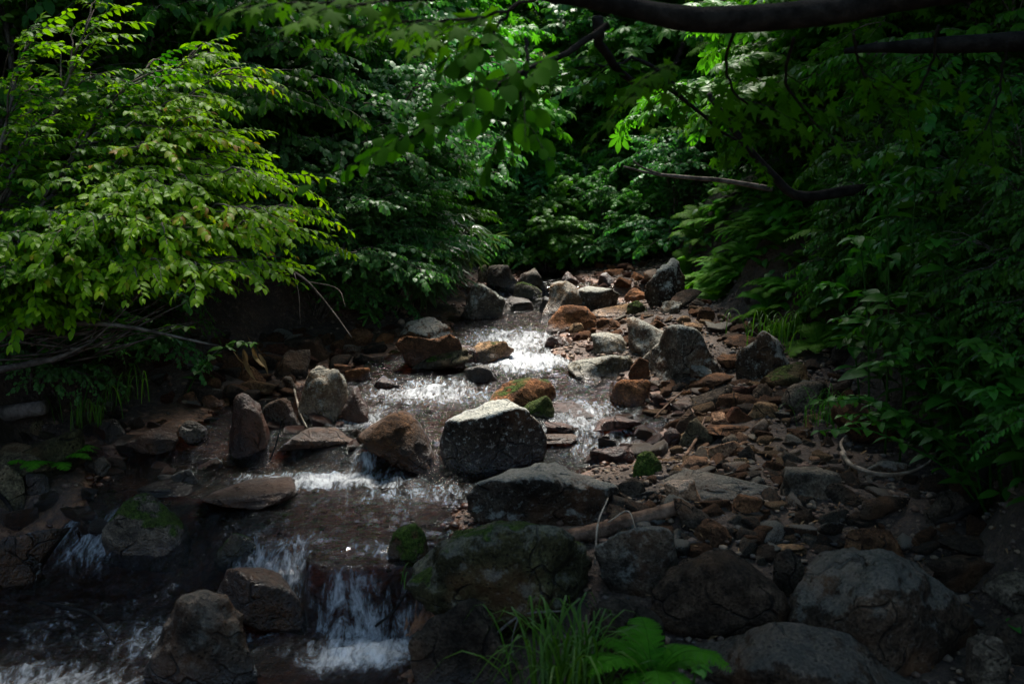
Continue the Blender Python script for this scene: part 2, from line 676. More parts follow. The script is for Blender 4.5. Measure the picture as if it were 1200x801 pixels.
def foam_glint_f(x, y):
    f = 1.2 * gauss(x, y, -.55, 3.50, .30, .20)           # below the little fall
    f = np.maximum(f, (.36 + .48 * np.exp(-((x + .64) / .13) ** 2) + .3 * np.exp(-((x + .43) / .06) ** 2)) * sstep(.09, .0, np.abs(y - lip(x))) * sstep(-.9, -.80, x) * sstep(-.3, -.4, x))
    f = np.maximum(f, .72 * gauss(x, y, -.48, 3.88, .28, .16))
    f = np.maximum(f, .30 * gauss(x, y, -.45, 4.25, .8, .5))  # pale streaks painted as foam, standing for sky glints on the pool ripples
    f = np.maximum(f, .46 * gauss(x, y, -1.6, 3.6, .9, .6))
    f = np.maximum(f, .27 * gauss(x, y, -.2, 6.3, .9, 1.3))
    f = np.maximum(f, 1.15 * gauss(x, y, -.92, 4.74, .52, .17))  # the cascade above the brown slab
    f = np.maximum(f, .8 * gauss(x, y, -.73, 4.95, .14, .16))
    f = np.maximum(f, .66 * gauss(x, y, -.45, 4.55, .6, .32))
    f = np.maximum(f, .85 * gauss(x, y, -.50, 5.95, .6, .40))
    f = np.maximum(f, .72 * gauss(x, y, -.85, 5.5, .5, .32))
    f = np.maximum(f, 1.15 * gauss(x, y, .10, 6.65, .42, .36))
    f = np.maximum(f, .92 * gauss(x, y, .02, 7.15, .5, .5))
    f = np.maximum(f, .78 * gauss(x, y, .40, 5.5, .42, .62))
    f = np.maximum(f, .70 * gauss(x, y, .55, 5.1, .35, .3))
    f = np.maximum(f, 1.0 * gauss(x, y, -.10, 9.35, .22, .16))
    f = np.maximum(f, .9 * gauss(x, y, .50, 9.5, .07, .12))
    f = np.maximum(f, .85 * gauss(x, y, -1.0, 3.95, .26, .24))
    f = np.maximum(f, .75 * gauss(x, y, -1.9, 4.32, .35, .2))
    f = np.maximum(f, .72 * gauss(x, y, -1.25, 3.6, .55, .28))
    f = np.maximum(f, .80 * gauss(x, y, -1.6, 3.22, .6, .3))
    return f


def water_z(X, Y):
    P = np.stack([X, Y, 0 * X], -1)
    t = np.clip(foam_glint_f(X, Y), 0, 1)
    W = P + .05 * np.stack([fbm(P * 5, 61, 2), fbm(P * 5, 65, 2), 0 * X], -1)
    calm = .015 * fbm(W * (8, 17, 1), 21, 3) + .021 * (np.abs(vnoise(W * (15, 30, 1), 24)) - .3) + .0045 * vnoise(W * (40, 66, 1), 26)
    calm = calm * (.30 + .70 * np.maximum(np.maximum(gauss(X, Y, -.45, 4.3, .9, .75), gauss(X, Y, -1.6, 3.5, .9, .6)), sstep(5.0, 5.4, Y) * sstep(7.9, 7.2, Y)))
    rough = .030 * fbm(P * (11, 10, 1), 31, 4) + .014 * fbm(P * (34, 30, 1), 37, 2)
    br_ = .012 * fbm(P * (6, 5, 1), 41, 3)
    mid = sstep(5.1, 5.6, Y) * sstep(7.7, 7.2, Y) * .45
    return zwater(X, Y) + calm + rough * np.maximum(t, mid) + br_ * (.25 + t)


wx = spaced((-3.0, 1.7, .016))
wy = spaced((2.6, 3.4, .03), (3.4, 3.95, .010), (3.95, 5.3, .018), (5.3, 7.6, .022), (7.6, 9.4, .04), (9.4, 9.62, .014), (9.62, 10.8, .05))
water = obj("stream_water", grid_mesh("stream_water", wx, wy, water_z, M_WATER, {"foam": lambda V: foam_glint_f(V[:, 0], V[:, 1])}))
tag(water, kind="structure")

# ------------------------------------------------------------------ rocks
_ico = {}


def ico(sub):
    if sub not in _ico:
        bm = bmesh.new()
        bmesh.ops.create_icosphere(bm, subdivisions=sub, radius=1)
        V = np.array([v.co[:] for v in bm.verts])
        Fc = np.array([[v.index for v in f.verts] for f in bm.faces])
        bm.free()
        _ico[sub] = (V, Fc)
    return _ico[sub]


def rock_shape(kind, seed, sub=4):
    """A unit rock: facets of random planes, edges worn round, then lumps."""
    rng = np.random.default_rng(seed)
    u, Fc = ico(sub)
    k, pw, lo, lump = {"round": (13, 9, .80, .09), "angular": (11, 26, .62, .06), "slab": (12, 15, .66, .085),
                       "block": (8, 15, .62, .085), "worn": (11, 15, .70, .08), "hump": (20, 13, .80, .13)}[kind]
    nrm = rng.normal(size=(k, 3))
    nrm /= np.linalg.norm(nrm, axis=1)[:, None]
    if kind in ("block", "slab"):
        q = np.array([[1, 0, 0], [-1, 0, 0], [0, 1, 0], [0, -1, 0], [0, 0, 1], [0, 0, -1.]]) + rng.normal(size=(6, 3)) * .36
        nrm = np.vstack([nrm[:5], q / np.linalg.norm(q, axis=1)[:, None]])
    else:
        q = rng.normal(size=(4, 3))
        nrm = np.vstack([nrm, q / np.linalg.norm(q, axis=1)[:, None]])
    d = rng.uniform(lo, 1.0, len(nrm))
    dots = np.maximum(u @ nrm.T, 1e-3)
    r = ((dots / d) ** pw).sum(1) ** (-1 / pw)
    V = u * r[:, None]
    V = V * (1 + lump * 1.6 * fbm(u * 1.3, seed, 2) + lump * fbm(u * 3.4, seed + 5, 4))[:, None]
    if sub >= 4:
        nn = fbm(u * 8.5, seed + 9, 4, .62)
        V = V * (1 + .045 * nn + .035 * np.minimum(0, np.abs(fbm(u * 2.6, seed + 3, 3)) - .12))[:, None]
    zz = V[:, 2] / max(1e-6, -V[:, 2].min())
    V[:, :2] *= (1 + .34 * np.clip(-zz + .15, 0, 1) ** 1.2)[:, None]        # rests broadly on its foot
    lo_, hi = V.min(0), V.max(0)
    return (V - (lo_ + hi) / 2) / ((hi - lo_) / 2), Fc


def rock_mesh(name, V, Fc, wet=None):
    return mesh_from(name, V, Fc.ravel(), np.arange(len(Fc)) * 3, M_ROCK, {"wet": wet if wet is not None else np.zeros(len(V))})


FOOT = []          # plan of the placed rocks: x, y, half width, half depth

C = dict(grey=(.135, .128, .118), dark=(.058, .052, .047), brown=(.135, .078, .048), red=(.105, .048, .034), orange=(.25, .125, .062),
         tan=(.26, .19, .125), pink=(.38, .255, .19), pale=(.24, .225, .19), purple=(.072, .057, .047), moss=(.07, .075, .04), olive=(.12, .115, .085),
         wetbrown=(.092, .052, .027))


def place_rock(seed, box, kind, col, label, moss=0., lichen=.0, wet=.2, depth=.65, bury=.32, tilt=0., name="rock", cat="rock", lift=0., sub=None):
    x0, y0, x1, y1 = box
    G = ground((x0 + x1) / 2, y1)
    D = G[1] / cp
    w = (x1 - x0) * D / F
    if sub is None:
        sub = 5 if (x1 - x0) > 90 else 4
    U, Fc = rock_shape(kind, seed, sub)
    if tilt:                                   # lean in the picture plane
        c_, s_ = math.cos(R(tilt)), math.sin(R(tilt))
        asp = max(.35, min(1.0, (y1 - y0) / (x1 - x0)))
        U = U * np.array([1, 1, asp])
        U = U @ np.array([[c_, 0, s_], [0, 1, 0], [-s_, 0, c_]])
        lo_, hi = U.min(0), U.max(0)
        U = (U - (lo_ + hi) / 2) / ((hi - lo_) / 2)
    a = w / 2
    b = a * depth
    c = max((y1 - y0) * D / F * .55, .25 * a)
    x, y = G[0], G[1] + b * .7
    flat = False
    for it in range(16):
        if it == 8:
            if abs(py.max() - y1) < 5 and abs(px.min() - x0) < 6:
                break
            flat = True              # on broken ground: stand it on the level of its front foot
            a, c = w / 2, max((y1 - y0) * D / F * .55, .25 * w / 2)
            b = a * depth
            x, y = G[0], G[1] + b * .7
        gz = (float(G[2]) if flat else float(surf(x, y))) + lift
        z = gz + c * (1 - 2 * bury)
        P = U * (a, b, c) + (x, y, z)
        vis = P[:, 2] > (gz if flat else surf(P[:, 0], P[:, 1])) - .004
        if vis.sum() < 20:
            break
        px, py = project(P[vis])
        sx = (x1 - x0) / (px.max() - px.min())
        sx = min(max(sx, .6), 1.6)
        a *= sx
        b = min(b * sx, a * depth * 1.1)
        x += ((x0 + x1) / 2 - (px.max() + px.min()) / 2) * (y / cp) / F
        y += np.clip((py.max() - y1) * y * y / (F * max(CAM_Z - gz, .3)), -.3, .3) * .8
        c *= min(max(((y1 - y0) / (py.max() - py.min())), .7), 1.4)
        c = min(max(c, .12 * a), 2.2 * a)
    gz = (float(G[2]) if flat else float(surf(x, y))) + lift
    z = gz + c * (1 - 2 * bury)
    V = U * (a, b, c)
    P = V + (x, y, z)
    nz = .03 * fbm(P * 14, seed, 3)
    wa = sstep(wet * .55 + .03, 0, P[:, 2] - zwater(P[:, 0], P[:, 1]) - nz) if wet > 0 else np.zeros(len(P))
    if wet >= 1:
        wa = np.clip(.75 + 12 * nz, .35, 1)
    o = obj(name, rock_mesh(name, V, Fc, wa), None, (x, y, z))
    tag(o, label, cat)
    j = np.random.default_rng(seed).uniform(.88, 1.12)
    o.color = tuple(v * j * q for v, q in zip(C[col], (.68, .60, .50))) + (1,)
    o["moss"] = float(moss)
    o["lichen"] = float(lichen)
    FOOT.append((x, y, a, b))
    return o


# box in the photograph, shape, colour, label, options
ROCKS = [
    # --- boulders of the stream
    ((515, 467, 641, 554), "angular", "dark", "big boulder with a cream lichen-crusted top and dark wet face in mid-stream", dict(lichen=1.0, moss=.2, wet=.3, depth=.68, seed=1001, bury=.42)),
    ((420, 481, 521, 553), "round", "wetbrown", "smooth brown humped boulder leaning beside the cream-topped boulder", dict(wet=.35, moss=.25, seed=611, depth=.8)),
    ((349, 428, 411, 494), "hump", "pale", "upright pale grey pitted boulder with a ginger top at the stream edge", dict(lichen=.5, wet=.25)),
    ((400, 452, 432, 494), "angular", "red", "dark red slab leaning against the upright pale pitted boulder", dict(wet=1, tilt=40)),
    ((268, 460, 317, 534), "hump", "red", "tall wet red rock with a white glint down its ridge", dict(wet=1, depth=.7)),
    ((305, 466, 352, 500), "slab", "dark", "dark flat rock between the tall red rock and the pale pitted boulder", dict(wet=.3)),
    ((546, 541, 726, 622), "hump", "dark", "long dark boulder with a grey crusted top at the downstream gravel edge", dict(lichen=.35, moss=.25, wet=.0, depth=.6, seed=1001)),
    ((565, 442, 652, 484), "hump", "orange", "orange slab with green moss along its back in mid-stream", dict(moss=.5, wet=.1, seed=33)),
    ((606, 463, 650, 490), "round", "moss", "bright green moss-covered lump at the foot of the orange mossy slab", dict(moss=1.0, wet=.05, seed=21)),
    ((634, 470, 703, 491), "slab", "red", "low wet red rock downstream of the moss-covered lump", dict(wet=1)),
    ((694, 487, 752, 506), "slab", "red", "low wet red slab alone in the side channel", dict(wet=1)),
    ((638, 494, 672, 508), "slab", "red", "small wet red stone nearly awash in the side channel", dict(wet=1)),
    ((622, 507, 677, 520), "slab", "wetbrown", "flat brown stone awash behind the long dark boulder", dict(wet=1)),
    ((690, 522, 745, 545), "angular", "red", "cracked wet red ledge beside the mossy cushion", dict(wet=1)),
    ((544, 427, 582, 449), "angular", "dark", "small dark pointed rock upstream of the orange mossy slab", dict(wet=1)),
    ((483, 407, 554, 434), "worn", "olive", "brown sloping rock with moss on its waterline beneath the long brown rock", dict(moss=.45, wet=.1, tilt=12)),
    ((463, 391, 546, 431), "slab", "brown", "long brown rock with a flat dry top lying below the crusted bank boulder", dict(wet=.3, depth=.6)),
    ((518, 404, 563, 428), "round", "red", "dark red rounded end rock by the long brown rock", dict(wet=.5)),
    ((548, 399, 603, 424), "slab", "tan", "beige slab with two pads of green moss beside the white rapid", dict(moss=.42, wet=.1, tilt=14)),
    ((466, 371, 532, 402), "angular", "brown", "crusted grey-brown boulder under the bamboo grass", dict(lichen=.6, wet=0)),
    ((540, 331, 592, 373), "hump", "grey", "lichen-speckled grey boulder at the corner of the upper pool", dict(lichen=.85, wet=.1, tilt=16)),
    ((641, 360, 701, 388), "hump", "orange", "smooth orange dome rock at the edge of the upper pool", dict(wet=.06, depth=.7, seed=44)),
    ((666, 378, 686, 391), "angular", "tan", "small tan pointed stone in front of the orange dome rock", dict(wet=.05)),
    ((636, 329, 686, 370), "worn", "tan", "tan-topped boulder right beside the small back fall", dict(lichen=.5, wet=.3, moss=.2)),
    ((668, 335, 727, 369), "round", "grey", "dark speckled boulder in front of the tan-topped boulder", dict(lichen=.75, wet=.0)),
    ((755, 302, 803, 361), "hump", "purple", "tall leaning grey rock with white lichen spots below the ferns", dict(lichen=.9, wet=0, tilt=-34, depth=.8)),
    ((698, 319, 724, 341), "angular", "red", "dark maroon rock behind the speckled boulder", dict(wet=1)),
    ((735, 318, 763, 333), "slab", "orange", "flat-topped orange stone at the head of the stream", dict(wet=0)),
    ((731, 337, 759, 354), "worn", "orange", "orange rock with a dark face beside the tall leaning grey rock", dict(wet=.1, moss=.25)),
    ((711, 337, 729, 348), "slab", "purple", "purple-grey flat stone between the speckled boulder and the orange rock", dict(wet=.3)),
    ((734, 352, 758, 370), "round", "moss", "small mossy rock beside the tiny side spout", dict(moss=.85, wet=.1)),
    ((560, 306, 573, 331), "worn", "pale", "pale round-topped rock in shade beside the burdock leaves", dict(lichen=.3, wet=0)),
    ((570, 310, 607, 345), "angular", "dark", "dark slanting boulder in the shade behind the back fall", dict(wet=.2, lichen=.2)),
    ((606, 314, 645, 342), "block", "dark", "dark block under the overhanging branch at the back fall", dict(wet=.2, lichen=.25)),
    ((600, 330, 636, 353), "round", "moss", "dark rock with yellow-green moss just above the back fall", dict(moss=.6, wet=.3)),
    ((585, 347, 626, 364), "slab", "dark", "wet black ledge that the back fall runs over", dict(wet=1)),
    ((632, 347, 650, 366), "worn", "dark", "wet dark mossy rock on the far side of the back fall", dict(wet=1, moss=.3)),
    ((657, 318, 678, 336), "angular", "red", "reddish slab standing in the upstream trickle", dict(wet=1)),
    ((695, 372, 728, 387), "slab", "brown", "flat red-brown stone beside the orange dome rock", dict(wet=.05)),
    ((638, 391, 661, 408), "round", "red", "small dark red rock at the top of the white rapid", dict(wet=1)),
    ((690, 355, 745, 373), "slab", "tan", "low tan stone lying behind the flat red-brown stone", dict(wet=.1)),
    # --- middle right group
    ((750, 380, 844, 449), "block", "grey", "largest grey streaked boulder beside the upper stream", dict(lichen=.6, moss=.0, wet=.08, depth=.85, seed=71)),
    ((734, 371, 800, 422), "worn", "grey", "grey humped boulder behind the largest streaked boulder", dict(lichen=.5, wet=0, depth=1.1)),
    ((692, 389, 736, 416), "round", "pale", "pale rounded rock leaning on the grey humped boulder", dict(lichen=.6, wet=0)),
    ((664, 414, 743, 446), "slab", "olive", "flat beige boulder with a mossy edge at the rapid", dict(lichen=.6, moss=.28, wet=.06)),
    ((714, 444, 763, 477), "round", "orange", "red-brown cube-like rock standing at the water edge", dict(wet=.2, seed=90)),
    ((736, 418, 762, 446), "angular", "brown", "narrow brown rock wedged beneath the largest streaked boulder", dict(wet=.05)),
    ((808, 424, 836, 446), "round", "grey", "small grey stone tucked under the right side of the largest streaked boulder", dict(lichen=.4, wet=0)),
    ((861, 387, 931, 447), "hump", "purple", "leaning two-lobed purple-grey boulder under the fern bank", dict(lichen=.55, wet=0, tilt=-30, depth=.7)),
    ((890, 423, 952, 455), "worn", "moss", "dark mossy brown boulder in front of the leaning purple-grey one", dict(moss=.45, wet=0)),
    ((914, 446, 969, 484), "round", "grey", "round grey boulder with a brown patch behind the grass tuft", dict(moss=.1, wet=0)),
    ((969, 442, 1000, 466), "round", "dark", "dark rounded stone behind the round grey boulder", dict(wet=0)),
    ((973, 468, 1052, 519), "block", "brown", "dark brown block boulder under the hanging bank leaves", dict(wet=0, moss=.0, seed=101, depth=.8)),
    ((973, 398, 1008, 428), "round", "dark", "dark boulder half hidden by the nettle leaves", dict(wet=0)),
    ((800, 436, 861, 455), "slab", "brown", "long flat brown slab in front of the largest streaked boulder", dict(wet=0)),
    ((848, 391, 898, 411), "slab", "brown", "long brown slab tilted up behind the leaning purple-grey boulder", dict(wet=0, tilt=-10)),
    ((838, 413, 886, 430), "slab", "brown", "brown flat stone left of the leaning purple-grey boulder", dict(wet=0)),
    ((815, 362, 838, 378), "angular", "brown", "brown angular rock among the stones under the ferns", dict(wet=0)),
    ((775, 338, 823, 362), "round", "dark", "dark round boulder behind the tall leaning grey rock", dict(wet=0, moss=.2)),
    ((776, 353, 804, 372), "worn", "pale", "pale crusted rock at the foot of the tall leaning grey rock", dict(lichen=.7, wet=0)),
    ((793, 375, 822, 390), "slab", "tan", "flat tan stone under the brown angular rock", dict(wet=0)),
    ((806, 450, 861, 478), "angular", "dark", "dark angular rock lying on the orange pebbles", dict(wet=0, moss=.12)),
    ((838, 460, 870, 479), "round", "brown", "small dark brown rounded rock by the dark angular rock", dict(wet=0)),
    ((881, 449, 906, 471), "worn", "purple", "brown-grey upright stone behind the tan slab", dict(wet=0)),
    ((871, 470, 917, 491), "slab", "tan", "tan flat slab on the gravel in front of the upright stone", dict(wet=0)),
    ((832, 482, 857, 501), "block", "pink", "pale square stone standing out on the gravel bar", dict(wet=0)),
    ((850, 476, 882, 498), "angular", "red", "maroon angular rock behind the pale square stone", dict(wet=0)),
    ((789, 478, 822, 512), "angular", "dark", "dark jagged rock at the water edge of the gravel bar", dict(wet=.1, tilt=-20)),
    ((776, 500, 800, 522), "slab", "red", "red wedge stone sloping into the water", dict(wet=.3)),
    ((796, 489, 836, 523), "slab", "olive", "greenish long slab leaning behind the dark jagged rock", dict(wet=0, moss=.2, tilt=-30)),
    ((822, 497, 882, 513), "slab", "brown", "flat red-brown plate of stone below the pale square stone", dict(wet=0)),
    ((845, 508, 867, 526), "round", "grey", "grey rounded stone above the long pale pink stone", dict(wet=0)),
    ((826, 516, 868, 541), "slab", "pink", "long pale pink stone tilted on the gravel bar, brightest of all", dict(wet=0, tilt=24, depth=.5)),
    ((864, 521, 887, 541), "angular", "dark", "dark pyramid stone beside the long pale pink stone", dict(wet=0)),
    ((788, 533, 832, 553), "slab", "pink", "rosy flat stone between the mossy cushion and the pale pink stone", dict(wet=0)),
    ((859, 536, 878, 548), "angular", "tan", "small tan stone lying under the dark pyramid stone", dict(wet=0)),
    ((741, 528, 777, 560), "hump", "moss", "bright moss cushion on a rock at the water edge", dict(moss=1.0, wet=0)),
    ((762, 549, 908, 590), "worn", "dark", "long low dark rock with a rough top on the gravel bar", dict(wet=0, moss=.12, lichen=.2, depth=.5)),
    ((778, 561, 824, 588), "angular", "pink", "pinkish grey wedge stone in front of the long low dark rock", dict(wet=0, lichen=.3)),
    ((724, 559, 758, 584), "round", "dark", "dark stone at the corner of the long dark boulder", dict(wet=0)),
    ((789, 583, 836, 623), "round", "dark", "round dark brown cobbly rock behind the driftwood end", dict(wet=0)),
    ((855, 578, 897, 604), "angular", "brown", "brown triangular stone on the bare soil", dict(wet=0)),
    ((812, 607, 858, 642), "round", "brown", "egg-shaped brown rock in front of the round dark brown one", dict(wet=0)),
    ((914, 546, 991, 587), "slab", "grey", "light grey smooth flat rock on the trail side of the bar", dict(wet=0, seed=130, lichen=.1)),
    ((963, 565, 1024, 594), "worn", "dark", "dark rough rock touching the light grey flat rock", dict(wet=0, moss=.15)),
    ((1011, 539, 1064, 563), "worn", "grey", "grey rock behind the pale bare branch", dict(wet=0, lichen=.3)),
    ((1006, 580, 1062, 610), "round", "dark", "dark rounded rock near the exposed root", dict(wet=0)),
    ((1083, 574, 1137, 614), "round", "dark", "grey-black pointed rock under the bank leaves", dict(wet=0)),
    ((928, 596, 957, 616), "angular", "dark", "small dark angular stone on the soil between the flat grey rock and long boulder", dict(wet=0)),
    ((986, 618, 1066, 664), "angular", "brown", "brown faceted rock behind the long diagonal boulder", dict(wet=0)),
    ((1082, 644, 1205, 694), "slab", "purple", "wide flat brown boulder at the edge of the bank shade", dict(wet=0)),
    ((1098, 622, 1155, 645), "slab", "dark", "low dark slab behind the wide flat brown boulder", dict(wet=0)),
    # --- foreground right
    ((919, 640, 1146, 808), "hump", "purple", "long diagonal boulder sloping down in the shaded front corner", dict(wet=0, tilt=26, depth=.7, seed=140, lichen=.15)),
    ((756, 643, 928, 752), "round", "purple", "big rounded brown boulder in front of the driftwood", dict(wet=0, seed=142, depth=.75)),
    ((696, 616, 800, 700), "worn", "grey", "grey sloping boulder touching the end of the driftwood", dict(wet=0, tilt=-22, lichen=.2, seed=149)),
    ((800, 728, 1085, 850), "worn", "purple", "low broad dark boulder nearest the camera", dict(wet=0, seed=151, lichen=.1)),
    ((1015, 668, 1100, 722), "round", "dark", "dark rock behind the long diagonal boulder", dict(wet=0)),
    ((1150, 674, 1215, 726), "worn", "grey", "grey tilted slab at the corner beneath the wide flat boulder", dict(wet=0, tilt=-28)),
    ((1165, 718, 1225, 780), "round", "dark", "rounded dark stone under the grey tilted slab", dict(wet=0)),
    ((1130, 730, 1185, 812), "slab", "grey", "smooth grey flat stone between the diagonal boulder and the corner", dict(wet=0)),
    ((905, 642, 950, 700), "round", "dark", "knobbly dark rock against the upper end of the diagonal boulder", dict(wet=0)),
    ((906, 636, 948, 650), "slab", "tan", "small tan stone above the knobbly dark rock", dict(wet=0)),
    # --- ledge in the front middle
    ((474, 609, 694, 745), "hump", "moss", "huge mossy ledge boulder beside the little waterfall", dict(wet=.0, moss=.52, lichen=.15, depth=.75, seed=1005, bury=.2)),
    ((478, 700, 600, 812), "block", "dark", "dark brown block beneath the mossy ledge boulder", dict(wet=.2, moss=.2, depth=.7, seed=163)),
    ((454, 612, 503, 657), "hump", "moss", "dark mossy hummock on the stream side of the ledge boulder", dict(moss=.9, wet=.1)),
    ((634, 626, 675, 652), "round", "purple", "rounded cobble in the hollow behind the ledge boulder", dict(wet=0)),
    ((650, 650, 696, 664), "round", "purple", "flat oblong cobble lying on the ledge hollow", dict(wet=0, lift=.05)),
    ((690, 700, 780, 812), "worn", "dark", "dark rock behind the bright fern fronds", dict(wet=0)),
    # --- left foreground
    ((119, 577, 229, 657), "round", "grey", "rounded grey boulder with a green moss cap among the rapids", dict(moss=.58, wet=.2, seed=170)),
    ((168, 690, 302, 812), "hump", "dark", "dark boulder with a thin mossy flank in front of the lower rapids", dict(moss=.22, wet=.2, seed=172, lichen=.1)),
    ((-12, 617, 84, 690), "slab", "wetbrown", "wet flat rock awash at the frame edge by the lower rapids", dict(wet=1)),
    ((247, 664, 356, 740), "block", "wetbrown", "wet brown ledge block beside the little waterfall", dict(wet=1, depth=.6, bury=.15, seed=175)),
    ((252, 686, 308, 738), "worn", "red", "wet dark red rock wedged between the ledge block and the dark boulder", dict(wet=1)),
    ((236, 558, 348, 598), "slab", "wetbrown", "broad wet brown slab awash below the cascade", dict(wet=1, depth=.9, bury=.52)),
    ((249, 624, 302, 662), "round", "moss", "small mossy rock with water pouring over it", dict(moss=.6, wet=.4)),
    ((200, 549, 232, 570), "angular", "dark", "dark pointed stone upstream of the mossy capped boulder", dict(wet=1)),
    ((164, 566, 232, 583), "slab", "dark", "long low dark stone with a mossy tip behind the mossy capped boulder", dict(wet=.3, moss=.3)),
    # --- left bank
    ((-12, 518, 78, 568), "worn", "olive", "dull green-brown boulder with a broken edge at the bank foot", dict(wet=0, moss=.3)),
    ((12, 503, 107, 562), "worn", "moss", "long mossy boulder sloping to the water behind the green-brown one", dict(wet=.1, moss=.25, tilt=18)),
    ((-14, 542, 32, 604), "round", "olive", "rounded boulder cut by the frame edge on the bank side", dict(wet=.1, moss=.2)),
    ((14, 488, 52, 510), "angular", "olive", "grey square stone under the log end", dict(wet=0)),
    ((24, 560, 56, 588), "round", "dark", "dark wet stone in front of the mossy sloping boulder", dict(wet=1)),
    ((94, 521, 148, 549), "slab", "red", "dark red broken slab with wet glints near the mossy boulder", dict(wet=1)),
    ((99, 534, 130, 559), "slab", "grey", "grey wet slab pointing at the small left cascade", dict(wet=1, tilt=30)),
    ((112, 490, 152, 528), "worn", "dark", "dark wet rock with silver glints at the bank foot", dict(wet=1)),
    ((148, 494, 213, 529), "worn", "wetbrown", "orange-brown wet boulder with a silver glint", dict(wet=1)),
    ((210, 492, 245, 519), "round", "grey", "grey rounded stone behind the wet brown slab", dict(wet=.3)),
    ((180, 519, 260, 547), "slab", "wetbrown", "wide wet brown slab in front of the grey rounded stone", dict(wet=1)),
    ((325, 500, 420, 528), "slab", "wetbrown", "wet brown ledge that the cascade slides over", dict(wet=1, bury=.52)),
    ((320, 409, 364, 444), "worn", "dark", "dark shaded boulder under the yellow-green leaf tips", dict(wet=0)),
    ((274, 429, 312, 452), "worn", "brown", "brown shaded stone on the stony left shore", dict(wet=0)),
    ((281, 445, 325, 462), "slab", "tan", "tan-brown flat stone on the stony left shore", dict(wet=0)),
    ((404, 430, 434, 447), "block", "orange", "orange-brown block behind the upright pale pitted boulder", dict(wet=.05)),
    ((391, 426, 412, 437), "slab", "orange", "thin orange stone next to the orange-brown block", dict(wet=.05)),
    ((438, 440, 468, 456), "slab", "red", "dull red stone awash beside the dark riffle", dict(wet=.4)),
    ((401, 384, 438, 405), "worn", "brown", "brown bank rock below the round-leaved bush", dict(wet=0)),
    ((333, 394, 390, 423), "slab", "dark", "long dark rock on the shaded shore", dict(wet=0)),
    ((440, 390, 462, 402), "round", "orange", "small ginger stone under the bush beside the crusted boulder", dict(wet=0)),
    ((232, 440, 260, 458), "round", "brown", "brown rounded stone deep in the shade of the left shore", dict(wet=0)),
    ((235, 462, 262, 478), "round", "brown", "dull brown stone at the pool edge left of the tall red rock", dict(wet=.1)),
    ((208, 458, 234, 474), "slab", "brown", "flat brown shaded stone at the back of the left pool", dict(wet=.1)),
]
for i, (box, kind, col, label, kw) in enumerate(ROCKS):
    kw = dict(kw)
    sd_ = kw.pop("seed", 300 + i)
    w_ = box[2] - box[0]
    nm = "boulder" if w_ > 60 else "rock"
    place_rock(sd_, box, kind, col, label, name=nm, cat=nm, **kw)
FA = np.array(FOOT)


def free(x, y, f=.85):
    return not (((FA[:, 0] - x) / (FA[:, 2] * f)) ** 2 + ((FA[:, 1] - y) / (FA[:, 3] * f)) ** 2 < 1).any()


